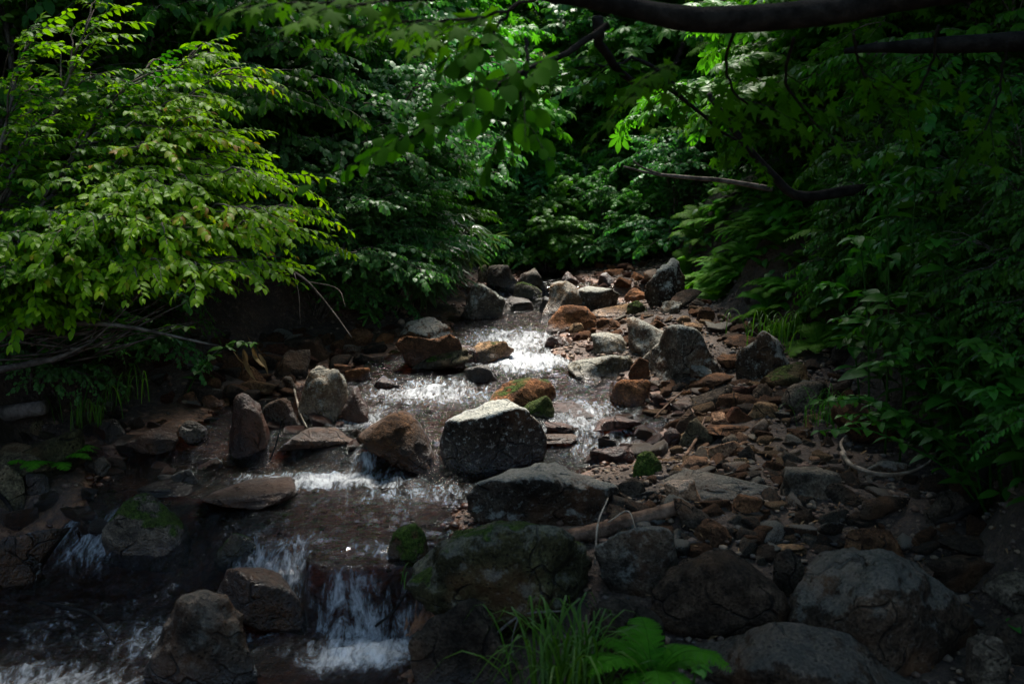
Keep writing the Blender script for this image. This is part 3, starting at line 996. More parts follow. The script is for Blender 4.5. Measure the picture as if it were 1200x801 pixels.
# cobbles: individuals that share a few shapes
COB = []
for k in range(9):
    U, Fc = rock_shape(["round", "worn", "angular", "slab", "worn", "angular", "round", "slab", "block"][k], 900 + k, 3)
    U = U * ((1, .8, .6), (1, .7, .5), (1, .75, .6), (1, .7, .3), (1, .9, .55), (1, .6, .5), (1, .9, .7), (1, .85, .35), (1, .8, .6))[k]
    dry = rock_mesh("cobble", U, Fc)
    wetm = rock_mesh("cobble", U, Fc, np.full(len(U), .9))
    COB.append((dry, wetm))
ZONES = [  # picture box, how many, half size, colours, wet, label, group
    ((795, 450, 915, 480), 16, (.035, .075), "brown orange tan red", 0, "fist-sized brown cobble on the gravel around the dark angular rock", "cobbles round the dark angular rock"),
    ((870, 485, 985, 545), 26, (.02, .05), "tan brown pink grey", 0, "small brown cobble on the gravel below the round grey boulder", "cobbles below the round grey boulder"),
    ((780, 505, 900, 560), 22, (.025, .055), "brown tan pink dark", 0, "small cobble on the gravel round the long pale pink stone", "cobbles round the long pale pink stone"),
    ((720, 555, 800, 640), 20, (.03, .06), "grey dark brown purple", 0, "grey cobble packed between the long dark boulder and the driftwood", "cobbles by the driftwood"),
    ((800, 590, 960, 650), 22, (.025, .06), "brown grey dark tan", 0, "cobble on the brown soil before the big rounded boulder", "cobbles on the brown soil"),
    ((960, 585, 1120, 650), 14, (.025, .06), "dark brown purple", 0, "dark cobble on the shaded soil by the exposed root", "cobbles by the exposed root"),
    ((840, 380, 910, 425), 12, (.04, .08), "brown tan purple", 0, "brown cobble on the stony strip under the ferns", "cobbles under the ferns"),
    ((920, 425, 1000, 475), 12, (.035, .07), "dark brown purple", 0, "shaded cobble beside the dark mossy brown boulder", "cobbles beside the mossy brown boulder"),
    ((760, 355, 840, 385), 14, (.04, .08), "brown dark tan orange", 0, "cobble at the foot of the dark round boulder under the ferns", "cobbles at the foot of the dark round boulder"),
    ((665, 385, 735, 412), 20, (.03, .065), "red brown orange", .3, "rusty cobble on the spit in front of the orange dome rock", "cobbles on the rusty spit"),
    ((700, 310, 765, 350), 16, (.04, .09), "orange brown red", .2, "rusty cobble at the head of the stream", "cobbles at the head of the stream"),
    ((760, 440, 800, 500), 12, (.03, .06), "red orange brown", 1, "wet rusty cobble beside the red-brown cube-like rock", "wet cobbles beside the cube-like rock"),
    ((640, 490, 770, 545), 12, (.035, .075), "red wetbrown", 1, "wet red cobble awash in the side channel", "wet cobbles in the side channel"),
    ((225, 420, 345, 475), 30, (.04, .09), "brown dark brown", 0, "dark brown cobble on the shaded left shore", "cobbles on the shaded left shore"),
    ((330, 385, 470, 430), 22, (.035, .085), "brown dark red", 0, "dull brown cobble on the shore below the round-leaved bush", "cobbles below the round-leaved bush"),
    ((100, 480, 265, 560), 16, (.04, .08), "red wetbrown dark", 1, "wet reddish cobble at the edge of the left pool", "wet cobbles at the left pool"),
    ((320, 470, 440, 530), 12, (.03, .065), "red wetbrown", 1, "wet red cobble round the base of the upright pale pitted boulder", "wet cobbles round the pale pitted boulder"),
    ((0, 560, 120, 620), 8, (.04, .08), "dark wetbrown", 1, "dark wet cobble by the small left cascade", "wet cobbles by the left cascade"),
    ((560, 590, 700, 640), 7, (.03, .05), "grey purple", 0, "grey cobble in the hollow behind the mossy ledge", "cobbles in the ledge hollow"),
]
rng = np.random.default_rng(77)
for box, n, (s0, s1), cols, wet, label, grp in ZONES:
    cols = cols.split()
    done = tries = 0
    while done < n and tries < n * 12:
        tries += 1
        p = ground(rng.uniform(box[0], box[2]), rng.uniform(box[1], box[3]))
        if not free(p[0], p[1], .9):
            continue
        s = (s0 + (s1 - s0) * rng.uniform() ** 1.4) * 1.2
        o = bpy.data.objects.new("cobble", COB[rng.integers(9)][1 if rng.uniform() < wet else 0])
        COL.objects.link(o)
        o.location = (p[0], p[1], float(hland(p[0], p[1])) + s * .18)
        if wet >= 1:
            o.location.z = max(o.location.z, float(zwater(p[0], p[1])) - s * .1)
        o.rotation_euler = (rng.normal() * .2, rng.normal() * .2, rng.uniform(0, 6.28))
        o.scale = (s, s * rng.uniform(.8, 1.1), s * rng.uniform(.8, 1.2))
        cc = np.array(C[cols[rng.integers(len(cols))]]) * rng.uniform(.5, .95) * (1, .9, .78)
        o.color = tuple(cc) + (1,)
        o["moss"] = 0.0
        o["lichen"] = float(rng.uniform() < .15) * .4
        tag(o, label, "cobble", grp)
        done += 1

STONE_ZONES = [
    ((765, 440, 930, 500), 34, (.03, .085), "brown tan red dark", "flat brown stone half buried among the dark angular and tan stones of the bar", "half-buried stones of the upper bar"),
    ((800, 490, 1000, 570), 52, (.025, .075), "brown tan dark grey", "half-buried brown stone on the gravel between the pale pink stone and the brown block boulder", "half-buried stones of the middle bar"),
    ((720, 560, 1000, 660), 52, (.03, .08), "dark grey brown purple", "half-buried dark stone between the driftwood log and the light grey flat rock", "half-buried stones of the lower bar"),
    ((960, 560, 1160, 680), 26, (.03, .08), "dark purple brown", "half-buried dark stone on the shaded soil near the right bank", "half-buried stones near the right bank"),
    ((740, 345, 900, 440), 36, (.035, .09), "brown tan grey", "half-buried brown stone on the bar above the largest streaked boulder", "half-buried stones above the largest boulder"),
    ((180, 395, 470, 470), 46, (.04, .11), "dark brown red", "half-buried dark stone on the shaded left shore", "half-buried stones of the left shore"),
    ((640, 320, 760, 400), 24, (.035, .08), "orange red brown", "half-buried rusty stone near the upper pool", "half-buried stones by the upper pool"),
    ((0, 470, 170, 560), 18, (.04, .10), "dark olive", "half-buried dark stone at the foot of the left bank", "half-buried stones at the left bank"),
]
for box, n, (s0, s1), cols, label, grp in STONE_ZONES:
    cols = cols.split()
    done = tries = 0
    while done < n and tries < n * 14:
        tries += 1
        p = ground(rng.uniform(box[0], box[2]), rng.uniform(box[1], box[3]))
        s = s0 + (s1 - s0) * rng.uniform() ** 1.5
        if not free(p[0], p[1], 1.0) or hland(p[0], p[1]) < zwater(p[0], p[1]):
            continue
        o = bpy.data.objects.new("stone", COB[[2, 3, 5, 7, 8, 1][rng.integers(6)]][0])
        COL.objects.link(o)
        o.location = (p[0], p[1], float(hland(p[0], p[1])) + s * .06)
        o.rotation_euler = (rng.normal() * .25, rng.normal() * .25, rng.uniform(0, 6.28))
        o.scale = (s, s * rng.uniform(.7, 1.1), s * rng.uniform(.8, 1.3))
        o.color = tuple(np.array(C[cols[rng.integers(len(cols))]]) * rng.uniform(.45, .95) * (1, .9, .78)) + (1,)
        o["moss"] = float(rng.uniform() < .1) * .3
        o["lichen"] = float(rng.uniform() < .2) * .35
        tag(o, label, "stone", grp)
        FA = np.vstack([FA, (p[0], p[1], s * .8, s * .8)])
        done += 1

# gravel: uncountable small stones on the bar, along the shores and on the bed
rng = np.random.default_rng(5)
U1, F1 = ico(1)
U2, F2 = ico(2)
N_ = 23000
gxs = np.concatenate([rng.uniform(-.3, 2.2, 14000), rng.uniform(-2.7, 1.2, N_ - 14000)])
gys = np.concatenate([2.6 + 8 * rng.uniform(size=14000) ** 1.1, rng.uniform(3.2, 10.8, N_ - 14000)])
gs = .005 + .019 * rng.uniform(size=N_) ** 2.3 + .016 * (rng.uniform(size=N_) < .12) * rng.uniform(size=N_)
bl_, br_ = np.interp(gys, YK, BL), np.interp(gys, YK, BR)
keep = (gxs > bl_ - .1) & (gxs < br_ + .15)
patch = fbm(np.stack([gxs * 1.5, gys * 1.5, 0 * gxs], -1), 4, 3)
keep &= (patch + rng.uniform(-.35, .35, N_) > -.12)
gxs, gys, gs = gxs[keep], gys[keep], gs[keep]
n = len(gxs)
base = U1
ax = rng.uniform(0, 6.28, n)
V = np.repeat(base[None], n, 0) * rng.uniform(.62, 1.15, (n, len(base), 1)) * np.stack([gs, gs * rng.uniform(.6, 1, n), gs * rng.uniform(.35, .7, n)], -1)[:, None]
c_, s_ = np.cos(ax), np.sin(ax)
V = np.stack([V[..., 0] * c_[:, None] - V[..., 1] * s_[:, None], V[..., 0] * s_[:, None] + V[..., 1] * c_[:, None], V[..., 2]], -1)
gz = hland(gxs, gys)
V += np.stack([gxs, gys, gz + gs * .18 + .006], -1)[:, None]
Lp = (F1[None] + (np.arange(n) * len(base))[:, None, None]).ravel()
wet = (gz < zwater(gxs, gys) + .012).astype(float)
gravel = obj("gravel", mesh_from("gravel", V.reshape(-1, 3), Lp, np.arange(n * len(F1)) * 3, M_PEB,
                                 {"tint": np.repeat(rng.uniform(size=n), len(base)), "wet": np.repeat(wet, len(base))}, smooth=True))
tag(gravel, kind="stuff")

# ------------------------------------------------------------------ leaves
def tmpl_blade(widths, ts, fold=.10, droop=.25):
    """A leaf blade along +x with a fold along its midrib and a drooping tip."""
    V = [(0, 0, 0)]
    for t, w in zip(ts, widths):
        z = -droop * t * t
        V += [(t, w, z + fold * w * 2), (t, 0, z), (t, -w, z + fold * w * 2)]
    V.append((1, 0, -droop))
    Fc = [(0, 2, 1), (0, 3, 2)]
    for k in range(len(ts) - 1):
        a, b = 1 + 3 * k, 4 + 3 * k
        Fc += [(a, a + 1, b + 1, b), (a + 1, a + 2, b + 2, b + 1)]
    a, e = 1 + 3 * (len(ts) - 1), len(V) - 1
    Fc += [(a, a + 1, e), (a + 1, a + 2, e)]
    return np.array(V, float), Fc


def tmpl_maple():
    """Five pointed lobes round a centre."""
    lob = [(-150, .30), (-125, .16), (-95, .62), (-72, .40), (-48, .86), (-24, .48), (0, 1.05)]
    pts = [(r * math.cos(R(a)), r * math.sin(R(a))) for a, r in lob]
    pts = pts + [(x, -y) for x, y in pts[-2::-1]]
    V = [(.30, 0, .04)] + [(.30 + x * .70, y * .75, -.20 * (x * x + y * y)) for x, y in pts] + [(0.02, 0, 0)]
    n = len(pts)
    Fc = [(0, i, i + 1) for i in range(1, n)] + [(0, n, n + 1), (0, n + 1, 1)]
    return np.array(V), Fc


def merge_tmpl(parts):
    V, Fc, n = [], [], 0
    for v, f in parts:
        V.append(v)
        Fc += [tuple(i + n for i in q) for q in f]
        n += len(v)
    return np.concatenate(V), Fc


def rot_z(v, a):
    c, s = math.cos(a), math.sin(a)
    return np.stack([v[:, 0] * c - v[:, 1] * s, v[:, 0] * s + v[:, 1] * c, v[:, 2]], -1)


T_OV = tmpl_blade([.17, .27, .20], [.16, .42, .74], .12, .34)
T_ALD = tmpl_blade([.30, .38, .27], [.16, .48, .80], .10, .22)
T_LAN = tmpl_blade([.075, .10, .06], [.12, .4, .72], .10, .35)
T_BIG = tmpl_blade([.20, .30, .24, .10], [.12, .36, .64, .86], .10, .35)
T_MAP = tmpl_maple()
_lf = tmpl_blade([.10, .19, .12], [.3, .62, .85], .08, .30)
T_CHE = merge_tmpl([(rot_z(_lf[0] * s, R(a)), _lf[1]) for a, s in ((0, 1), (42, .92), (-42, .92), (84, .72), (-84, .72), (125, .5), (-125, .5))])
_f5 = tmpl_blade([.05, .075, .05], [.15, .45, .75], .10, .4)
T_SAS = merge_tmpl([(rot_z(_f5[0] * s, R(a)), _f5[1]) for a, s in ((0, 1), (32, .95), (-32, .95), (62, .8), (-62, .8))])


def tmpl_pinna(nt=7):
    V, Fc = [(0, 0, 0)], []
    for k in range(nt):
        t0, t1 = k / nt, (k + .85) / nt
        w = .17 * (1 - .8 * (k / nt) ** 1.3)
        for s in (1, -1):
            b = len(V)
            V += [(t0, 0, -.12 * t0 * t0), (t1, 0, -.12 * t1 * t1), (t1 + .05, s * w, -.12 * t1 * t1 - .02), (t0 + .07, s * w * 1.02, -.12 * t0 * t0 - .02)]
            Fc.append((b, b + 1, b + 2, b + 3) if s > 0 else (b + 3, b + 2, b + 1, b))
    V[0] = (1, 0, -.13)
    return np.array(V, float), Fc


T_PIN = tmpl_pinna()


class Leaves:
    def __init__(self):
        self.a = []

    def add(self, O, D, N, S, T):
        self.a.append((np.asarray(O, float), np.asarray(D, float), np.asarray(N, float), np.asarray(S, float), np.asarray(T, float)))

    def count(self):
        return sum(len(x[0]) for x in self.a)

    def mesh(self, name, tmpl, mat):
        O, D, N, S, T = (np.concatenate([x[i] for x in self.a]) for i in range(5))
        D = D / (np.linalg.norm(D, axis=1)[:, None] + 1e-9)
        B = np.cross(N, D)
        B /= np.linalg.norm(B, axis=1)[:, None] + 1e-9
        N = np.cross(D, B)
        v, fc = tmpl
        V = O[:, None] + S[:, None, None] * (v[None, :, 0, None] * D[:, None] + v[None, :, 1, None] * B[:, None] + v[None, :, 2, None] * N[:, None])
        n, k = len(O), len(v)
        bl = np.array([i for f in fc for i in f])
        cnt = np.array([len(f) for f in fc])
        bs = np.concatenate([[0], np.cumsum(cnt)[:-1]])
        L = (bl[None] + (np.arange(n) * k)[:, None]).ravel()
        St = (bs[None] + (np.arange(n) * len(bl))[:, None]).ravel()
        return mesh_from(name, V.reshape(-1, 3), L, St, mat, {"tint": np.repeat(T, k)})


def spray(rng, n, L, ls, ang=52, droop=.35, flat=.25, young=0.0):
    """Leaves in two ranks along a twig on +x, z up."""
    t = (np.arange(n) + .6) / n
    sd_ = np.where(np.arange(n) % 2 == 0, 1, -1)
    a = R(ang) * (1.1 - .5 * t) * sd_ + rng.normal(size=n) * .16
    a[-1] = rng.normal() * .1
    O = np.stack([t * L, 0 * t, -.22 * L * t * t], -1)
    D = np.stack([np.cos(a), np.sin(a), -droop - .25 * t + rng.normal(size=n) * .24], -1)
    N = np.stack([.25 + rng.normal(size=n) * flat, rng.normal(size=n) * flat + .12 * sd_, np.ones(n)], -1)
    S = ls * (.62 + .5 * np.sin(math.pi * (.2 + .62 * t))) * rng.uniform(.62, 1.3, n)
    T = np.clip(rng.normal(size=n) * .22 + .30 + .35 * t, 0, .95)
    if young > 0 and rng.uniform() < young:
        T[-2:] += rng.uniform(.25, .6)
    return O, D, N, S, T


class Plant:
    """Collects leaves and wood of one plant (in its own space)."""

    def __init__(self, seed, ls=.06, n=11, L=.30, ang=52, droop=.35, young=0., flat=.25, tint=0., twigs=True):
        self.rng = np.random.default_rng(seed)
        self.lv = Leaves()
        self.wood = MB()
        self.k = dict(n=n, L=L, ls=ls, ang=ang, droop=droop, young=young, flat=flat)
        self.tint, self.twigs = tint, twigs
        self.spr = [spray(self.rng, max(4, n + int(self.rng.integers(-2, 3))), 1.0, ls / L, ang, droop, flat, young) for _ in range(9)]

    def put(self, P, d, s=1.0, tint=0.):
        d = np.asarray(d, float)
        d = d / (np.linalg.norm(d) + 1e-9)
        up = np.array([0, 0, 1.]) + self.rng.normal(size=3) * .30
        y = np.cross(up, d)
        y /= np.linalg.norm(y) + 1e-9
        z = np.cross(d, y)
        M = np.stack([d, y, z])
        O, D, N, S, T = self.spr[self.rng.integers(len(self.spr))]
        L = self.k["L"] * s * self.rng.uniform(.8, 1.2)
        self.lv.add(P + L * (O @ M), D @ M, N @ M, S * self.k["L"] * (s ** .5) * self.rng.uniform(.85, 1.12), T + self.tint + tint)
        if self.twigs:
            q = np.array([[0, 0, 0], [.5, 0, -.055], [1, 0, -.22]]) @ M * L + P
            self.wood.tube(q, [.0022, .0018, .0010], 3, cap=False)

    def limb(self, pts, r0, r1, sprays=6, start=.35, sub=0, sl=.5, sides=5, tint=0., nseg=12):
        """A curved limb with sprays on its outer part and SUB side limbs."""
        rng = self.rng
        P = curve(pts, nseg)
        P[1:-1] += rng.normal(size=(nseg - 2, 3)) * r0 * .5
        self.wood.tube(P, np.linspace(r0, r1, nseg), sides)
        Ltot = np.linalg.norm(np.diff(P, axis=0), axis=1).sum()
        tg = np.gradient(P, axis=0)
        tg /= np.linalg.norm(tg, axis=1)[:, None] + 1e-9
        for k in range(sub):
            u = start + (1 - start) * (k + rng.uniform(.1, .9)) / sub * .95
            i = min(int(u * (nseg - 1)), nseg - 1)
            sgn = 1 if k % 2 else -1
            a = sgn * rng.uniform(.6, 1.15)
            d = tg[i].copy()
            d = np.array([d[0] * math.cos(a) - d[1] * math.sin(a), d[0] * math.sin(a) + d[1] * math.cos(a), d[2] * .45 + rng.uniform(-.12, .28)])
            d /= np.linalg.norm(d)
            l = sl * Ltot * rng.uniform(.55, 1.0) * (1.15 - .5 * u)
            e = P[i] + d * l + np.array([0, 0, -.16 * l])
            m = P[i] + d * l * .5 + np.array([0, 0, .03 * l])
            self.limb([P[i], m, e], r0 * .42, r1 * .8, max(3, int(l / (self.k["L"] * .36))), .18, 0, tint=tint, sides=4, nseg=7)
        for k in range(sprays):
            u = start + (1 - start) * (k + .5) / sprays
            i = min(int(u * (nseg - 1)), nseg - 1)
            d = tg[i]
            a = (1 if k % 2 else -1) * rng.uniform(.45, 1.1)
            d = np.array([d[0] * math.cos(a) - d[1] * math.sin(a), d[0] * math.sin(a) + d[1] * math.cos(a), d[2] * .4 + rng.uniform(-.15, .15)])
            self.put(P[i], d, rng.uniform(.75, 1.1) * (1.1 - .3 * u), tint)
        self.put(P[-1], tg[-1] * (1, 1, .6), 1.0, tint)


def shrub_meshes(kind, seed, H=1.9, Rr=1.0, stems=7, sub=7, low=9):
    """Leaf mesh and wood mesh of one bushy shrub, base at the origin."""
    K = dict(hazel=dict(ls=.058, n=12, L=.28, droop=.50, flat=.42), alder=dict(ls=.056, n=10, L=.25, droop=.55, ang=58, flat=.5),
             chestnut=dict(ls=.100, n=5, L=.26, droop=.36, flat=.32, ang=64), maple=dict(ls=.078, n=8, L=.28, droop=.50, ang=60, flat=.35),
             herb=dict(ls=.105, n=8, L=.34, droop=.45), fine=dict(ls=.042, n=14, L=.26, droop=.45, flat=.4))[kind]
    p = Plant(seed, **K)
    rng = p.rng
    for i in range(stems):
        az = 2 * math.pi * (i + rng.uniform(-.35, .35)) / stems
        f = rng.uniform(.45, 1.0) if i % 3 else rng.uniform(.1, .5)
        rr = Rr * f
        h = H * (1.02 - .55 * f * f) * rng.uniform(.85, 1.1)
        d = np.array([math.cos(az), math.sin(az), 0])
        b = d * rng.uniform(.02, .10)
        p.limb([b, d * rr * .28 + (0, 0, h * .52), d * rr * .72 + (0, 0, h * .92), d * rr * 1.1 + (0, 0, h * .93)], .016, .004, 8, .22, sub, .50, nseg=14)
    for i in range(low):          # low shoots that fill the skirt of the bush
        az = 2 * math.pi * (i + rng.uniform(-.35, .35)) / low
        rr = Rr * rng.uniform(.75, 1.15)
        h = H * rng.uniform(.14, .48)
        d = np.array([math.cos(az), math.sin(az), 0])
        p.limb([d * .05, d * rr * .35 + (0, 0, h * .75), d * rr * .75 + (0, 0, h), d * rr * 1.1 + (0, 0, h * .8)], .010, .003, 8, .22, max(4, sub - 2), .45, nseg=12)
    tm = dict(hazel=T_OV, alder=T_ALD, chestnut=T_CHE, maple=T_MAP, herb=T_BIG, fine=T_OV)[kind]
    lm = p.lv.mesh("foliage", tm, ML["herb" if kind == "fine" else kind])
    wm = mesh_from("stem", np.concatenate(p.wood.V), p.wood.L, p.wood.S, M_TWIG)
    return lm, wm


SHRUB = {}
for kind, ns in (("hazel", 2), ("alder", 3), ("chestnut", 3), ("maple", 2), ("herb", 2), ("fine", 1)):
    SHRUB[kind] = [shrub_meshes(kind, 50 + 10 * k + len(kind), stems=8 if kind != "chestnut" else 9, sub=7 if kind != "chestnut" else 9) for k in range(ns)]

rng = np.random.default_rng(11)


def shrub(kind, x, y, s, label, cat="shrub", group=None, name="shrub", zoff=-.05, rz=None, lean=None, sz=1.0):
    lm, wm = SHRUB[kind][rng.integers(len(SHRUB[kind]))]
    r = empty(name, (x, y, float(hland(x, y)) + zoff), label, cat, group)
    r.rotation_euler.z = rng.uniform(0, 6.28) if rz is None else rz
    if lean:
        r.rotation_euler = (Euler((lean[0], lean[1], 0)).to_matrix() @ Matrix.Rotation(r.rotation_euler.z, 3, 'Z')).to_euler()
    r.scale = (s, s, s * sz)
    obj("foliage", lm, r)
    obj("stem", wm, r)
    return r


# --- single bushes that the photograph tells apart: kind, x, y, scale, label
def px_x(X, Y, y):
    return float(at(X, Y, y)[0])


SINGLE = [
    # left slope
    ("alder", 300, 8.1, .95, "round-leaved blue-green bush hanging over the shaded left shore"),
    ("alder", 440, 8.6, .95, "round-leaved glossy bush standing behind the crusted bank boulder"),
    ("alder", 330, 9.0, 1.25, "tall blue-green bush behind the yellow-green tree"),
    ("hazel", 150, 7.0, 1.15, "tall mid-green bush rising behind the yellow-green tree"),
    ("hazel", 20, 6.2, 1.15, "dark green bush at the upper corner beyond the fern bank"),
    ("alder", 430, 10.0, 1.35, "high blue-green bush with small rounded leaves on the slope above the bamboo grass"),
    ("chestnut", 575, 12.3, 1.05, "bush with fanned leaves and upright cream flower spikes above the dark hollow"),
    ("chestnut", 600, 11.6, .62, "low fanned-leaf bush reaching over the back fall"),
    ("chestnut", 500, 12.0, 1.15, "light green fanned-leaf bush above the round-leaved bushes"),
    ("hazel", 690, 12.2, .55, "low bright green bush at the head of the stream"),
    ("hazel", 750, 11.6, .55, "fresh green low bush behind the tall leaning grey rock"),
    ("alder", 790, 10.6, .72, "pale blue-green leafy bush glinting right of the dark hollow"),
    ("chestnut", 770, 12.6, 1.1, "spreading fanned-leaf bush lit from above on the right of the hollow"),
    ("maple", 730, 14.2, 1.35, "lobed-leaf bush glowing under the overhanging limb"),
    ("chestnut", 640, 15.0, 1.5, "yellow-green bush high in the gap under the limb"),
    ("hazel", 560, 15.5, 1.5, "bright bush at the top of the far slope"),
    # right slope
    ("maple", 905, 10.6, .95, "lobed-leaf bush leaning over the fern bank"),
    ("chestnut", 1010, 8.0, .95, "dim fanned-leaf bush with pale flower spikes on the right slope"),
    ("chestnut", 980, 8.8, 1.2, "dark fanned-leaf bush high on the right slope"),
    ("maple", 1080, 7.6, 1.1, "very dark lobed-leaf bush on the right slope"),
    ("hazel", 1180, 6.4, 1.0, "black-green bush at the right upper corner"),
]
for kind, X, y, s, label in SINGLE:
    shrub(kind, px_x(X, 250, y), y, s, label)

# --- the thicket: bushes that nothing tells apart, by slope
for row, (off, s0, n) in enumerate(((.30, .62, 9), (.95, .85, 9), (1.8, 1.05, 8), (2.9, 1.3, 7))):
    for k in range(n):
        y = 6.3 + 5.6 * (k + rng.uniform(.15, .85)) / n
        if row == 0 and y < 7.2:
            y += 1.0
        x = np.interp(y, YK, BL) - off + rng.uniform(-.15, .15)
        shrub(["alder", "hazel", "alder"][(k + row) % 3], x, y, s0 * rng.uniform(.9, 1.15), "dark green bush in the dense thicket on the left slope", group="thicket bushes of the left slope", sz=rng.uniform(.9, 1.15))
for row, (off, s0, n) in enumerate(((1.0, .62, 5), (1.5, .85, 8), (2.3, 1.05, 8), (3.3, 1.3, 7))):
    for k in range(n):
        y0 = (9.0, 7.0, 5.6, 5.0)[row]
        y = y0 + (11.6 - y0) * (k + rng.uniform(.15, .85)) / n
        if row == 0:
            continue
        x = np.interp(y, YK, BR) + off + rng.uniform(-.15, .15) + (.5 if row == 1 and y < 9.6 else 0)
        shrub(["maple", "hazel", "chestnut"][(k + row) % 3], x, y, s0 * rng.uniform(.9, 1.15), "dark bush in the shaded thicket on the right slope", group="thicket bushes of the right slope", sz=rng.uniform(.9, 1.15))
for k in range(9):
    x = -1.2 + 3.9 * (k + rng.uniform(.2, .8)) / 9
    shrub(["hazel", "chestnut", "alder"][k % 3], x, 11.4 + .5 * (k % 2) + rng.uniform(-.1, .3), rng.uniform(.55, .75), "small bush in the thicket that closes the hollow at the head of the stream", group="bushes closing the hollow")
for k in range(20):
    y = 12.8 + 5.5 * (k // 5) / 3 + rng.uniform(-.4, .4)
    x = -4.2 + 9.5 * ((k % 5) + rng.uniform(.2, .8)) / 5
    shrub(["chestnut", "hazel", "alder", "chestnut"][k % 4], x, y, rng.uniform(1.2, 1.6), "green bush on the far slope that closes the valley", group="thicket bushes of the far slope")
for k in range(9):
    x = -10 + 21 * (k + .5) / 9
    shrub(["hazel", "alder"][k % 2], x, 20.5 + rng.uniform(-.6, .6), 2.4, "leafy tree on the ridge behind the far bushes", "tree", "trees of the far ridge", "tree")

for k in range(30):
    y = 4.2 + 2.4 * (k + rng.uniform(.1, .9)) / 30
    x = np.interp(y, YK, BR) + rng.choice([.30, .62, 1.0]) + rng.uniform(0, .15)
    shrub(["fine", "fine", "herb"][k % 3], x, y, rng.uniform(.34, .5), "low leafy herb bush crowding the foot of the right bank", group="herb bushes at the foot of the right bank", name="herb_bush", lean=(0, -.25))

for k in range(9):
    x = -.55 + 2.6 * (k + rng.uniform(.2, .8)) / 9
    shrub(["chestnut", "hazel", "alder"][k % 3], x, 10.75 + rng.uniform(-.15, .25), rng.uniform(.36, .52), "knee-high bush in the dark hollow behind the upper rocks", group="knee-high bushes in the hollow")
for k in range(14):
    x = -2.4 + 6.5 * (k + rng.uniform(.2, .8)) / 14
    shrub(["hazel", "chestnut"][k % 2], x, 12.6 + rng.uniform(-.3, 1.2), rng.uniform(.9, 1.15), "bright green bush on the lit lower part of the far slope", group="lit bushes of the far slope")

for k in range(17):
    y = 5.2 + 3.3 * (k + rng.uniform(.1, .9)) / 17
    x = np.interp(y, YK, BL) - rng.uniform(.12, .4)
    shrub(["alder", "fine", "alder"][k % 3], x, y, rng.uniform(.30, .46), "low leafy bush spilling down the foot of the left bank", group="low bushes at the foot of the left bank", lean=(0, .35))

for k in range(8):
    y = 2.3 + 1.9 * (k + rng.uniform(.1, .9)) / 8
    x = np.interp(y, YK, BR) + rng.uniform(.35, 1.1)
    shrub("fine", x, y, rng.uniform(.34, .55), "low shaded bush on the near end of the right bank", group="low bushes at the near end of the right bank", name="herb_bush")

# --- ground cover of the slopes
rng = np.random.default_rng(8)
lv = Leaves()
N_ = 26000
ux = np.concatenate([rng.uniform(-6, -.3, N_ // 2), rng.uniform(1.5, 6, N_ - N_ // 2)])
uy = rng.uniform(2.6, 13, N_)
N3 = 12000
ux = np.concatenate([ux, rng.uniform(-4, 6, N3)])
uy = np.concatenate([uy, rng.uniform(11.2, 20, N3)])
N_ += N3
e = np.where(ux < 0, np.interp(uy, YK, BL) - ux, ux - np.interp(uy, YK, BR))
k_ = (e > .22 + .1 * rng.normal(size=N_)) & (fbm(np.stack([ux * 1.7, uy * 1.7, 0 * ux], -1), 2, 2) > -.28)
k_ &= (ux > 0) | (uy > 6.8) | (e > .35)
k_ |= uy > 11.4
k_ |= (ux > 0) & (e > .06) & (e < 1.6)
ux, uy = ux[k_], uy[k_]
n = len(ux)
az = rng.uniform(0, 6.28, n)
lv.add(np.stack([ux, uy, hland(ux, uy) + rng.uniform(.02, .30, n)], -1), np.stack([np.cos(az), np.sin(az) - .3, rng.uniform(-.7, .1, n)], -1),
       np.stack([rng.normal(size=n) * .3, rng.normal(size=n) * .3 - .2, np.ones(n)], -1), rng.uniform(.04, .095, n), rng.uniform(0, .8, n))
uc = obj("undergrowth", lv.mesh("undergrowth", T_OV, ML["herb"]))
tag(uc, kind="stuff")

# ------------------------------------------------------------------ the yellow-green tree over the left shore
p = Plant(404, ls=.042, n=13, L=.23, droop=.22, young=.2, ang=50, flat=.30)
root = at(-95, 500, 4.7)
root[2] = float(hland(root[0], root[1]))
ht = empty("broadleaf_tree", tuple(root), "bright yellow-green broadleaf tree with reddish young tips arching over the left shore", "tree")


def loc(X, Y, y):
    return at(X, Y, y) - root


fork = loc(-60, 420, 4.7)
p.wood.tube(curve([(0, 0, 0), fork * .5 + (.03, 0, 0), fork], 8), np.linspace(.055, .04, 8), 8)
TIPS = [  # picture x, y, distance of each limb tip
    (292, 92, 5.3), (262, 62, 5.5), (300, 160, 5.2), (346, 212, 4.9), (366, 250, 4.8), (352, 300, 4.7), (345, 345, 4.6), (300, 340, 4.5), (250, 300, 4.5),
    (240, 130, 5.2), (205, 80, 5.3), (150, 110, 5.3), (120, 160, 5.0), (200, 190, 5.0), (270, 215, 4.8), (160, 215, 4.8), (90, 205, 4.8), (70, 255, 4.6), (190, 260, 4.6),
    (130, 290, 4.4), (60, 310, 4.4), (30, 350, 4.3), (230, 345, 4.4), (165, 330, 4.5), (110, 20, 5.3), (30, 60, 5.0), (40, 150, 4.9), (230, 230, 4.7), (310, 255, 4.7), (330, 285, 4.9),
    (60, 395, 4.4), (120, 350, 4.4), (205, 300, 4.7), (280, 190, 5.1), (245, 165, 5.0)]
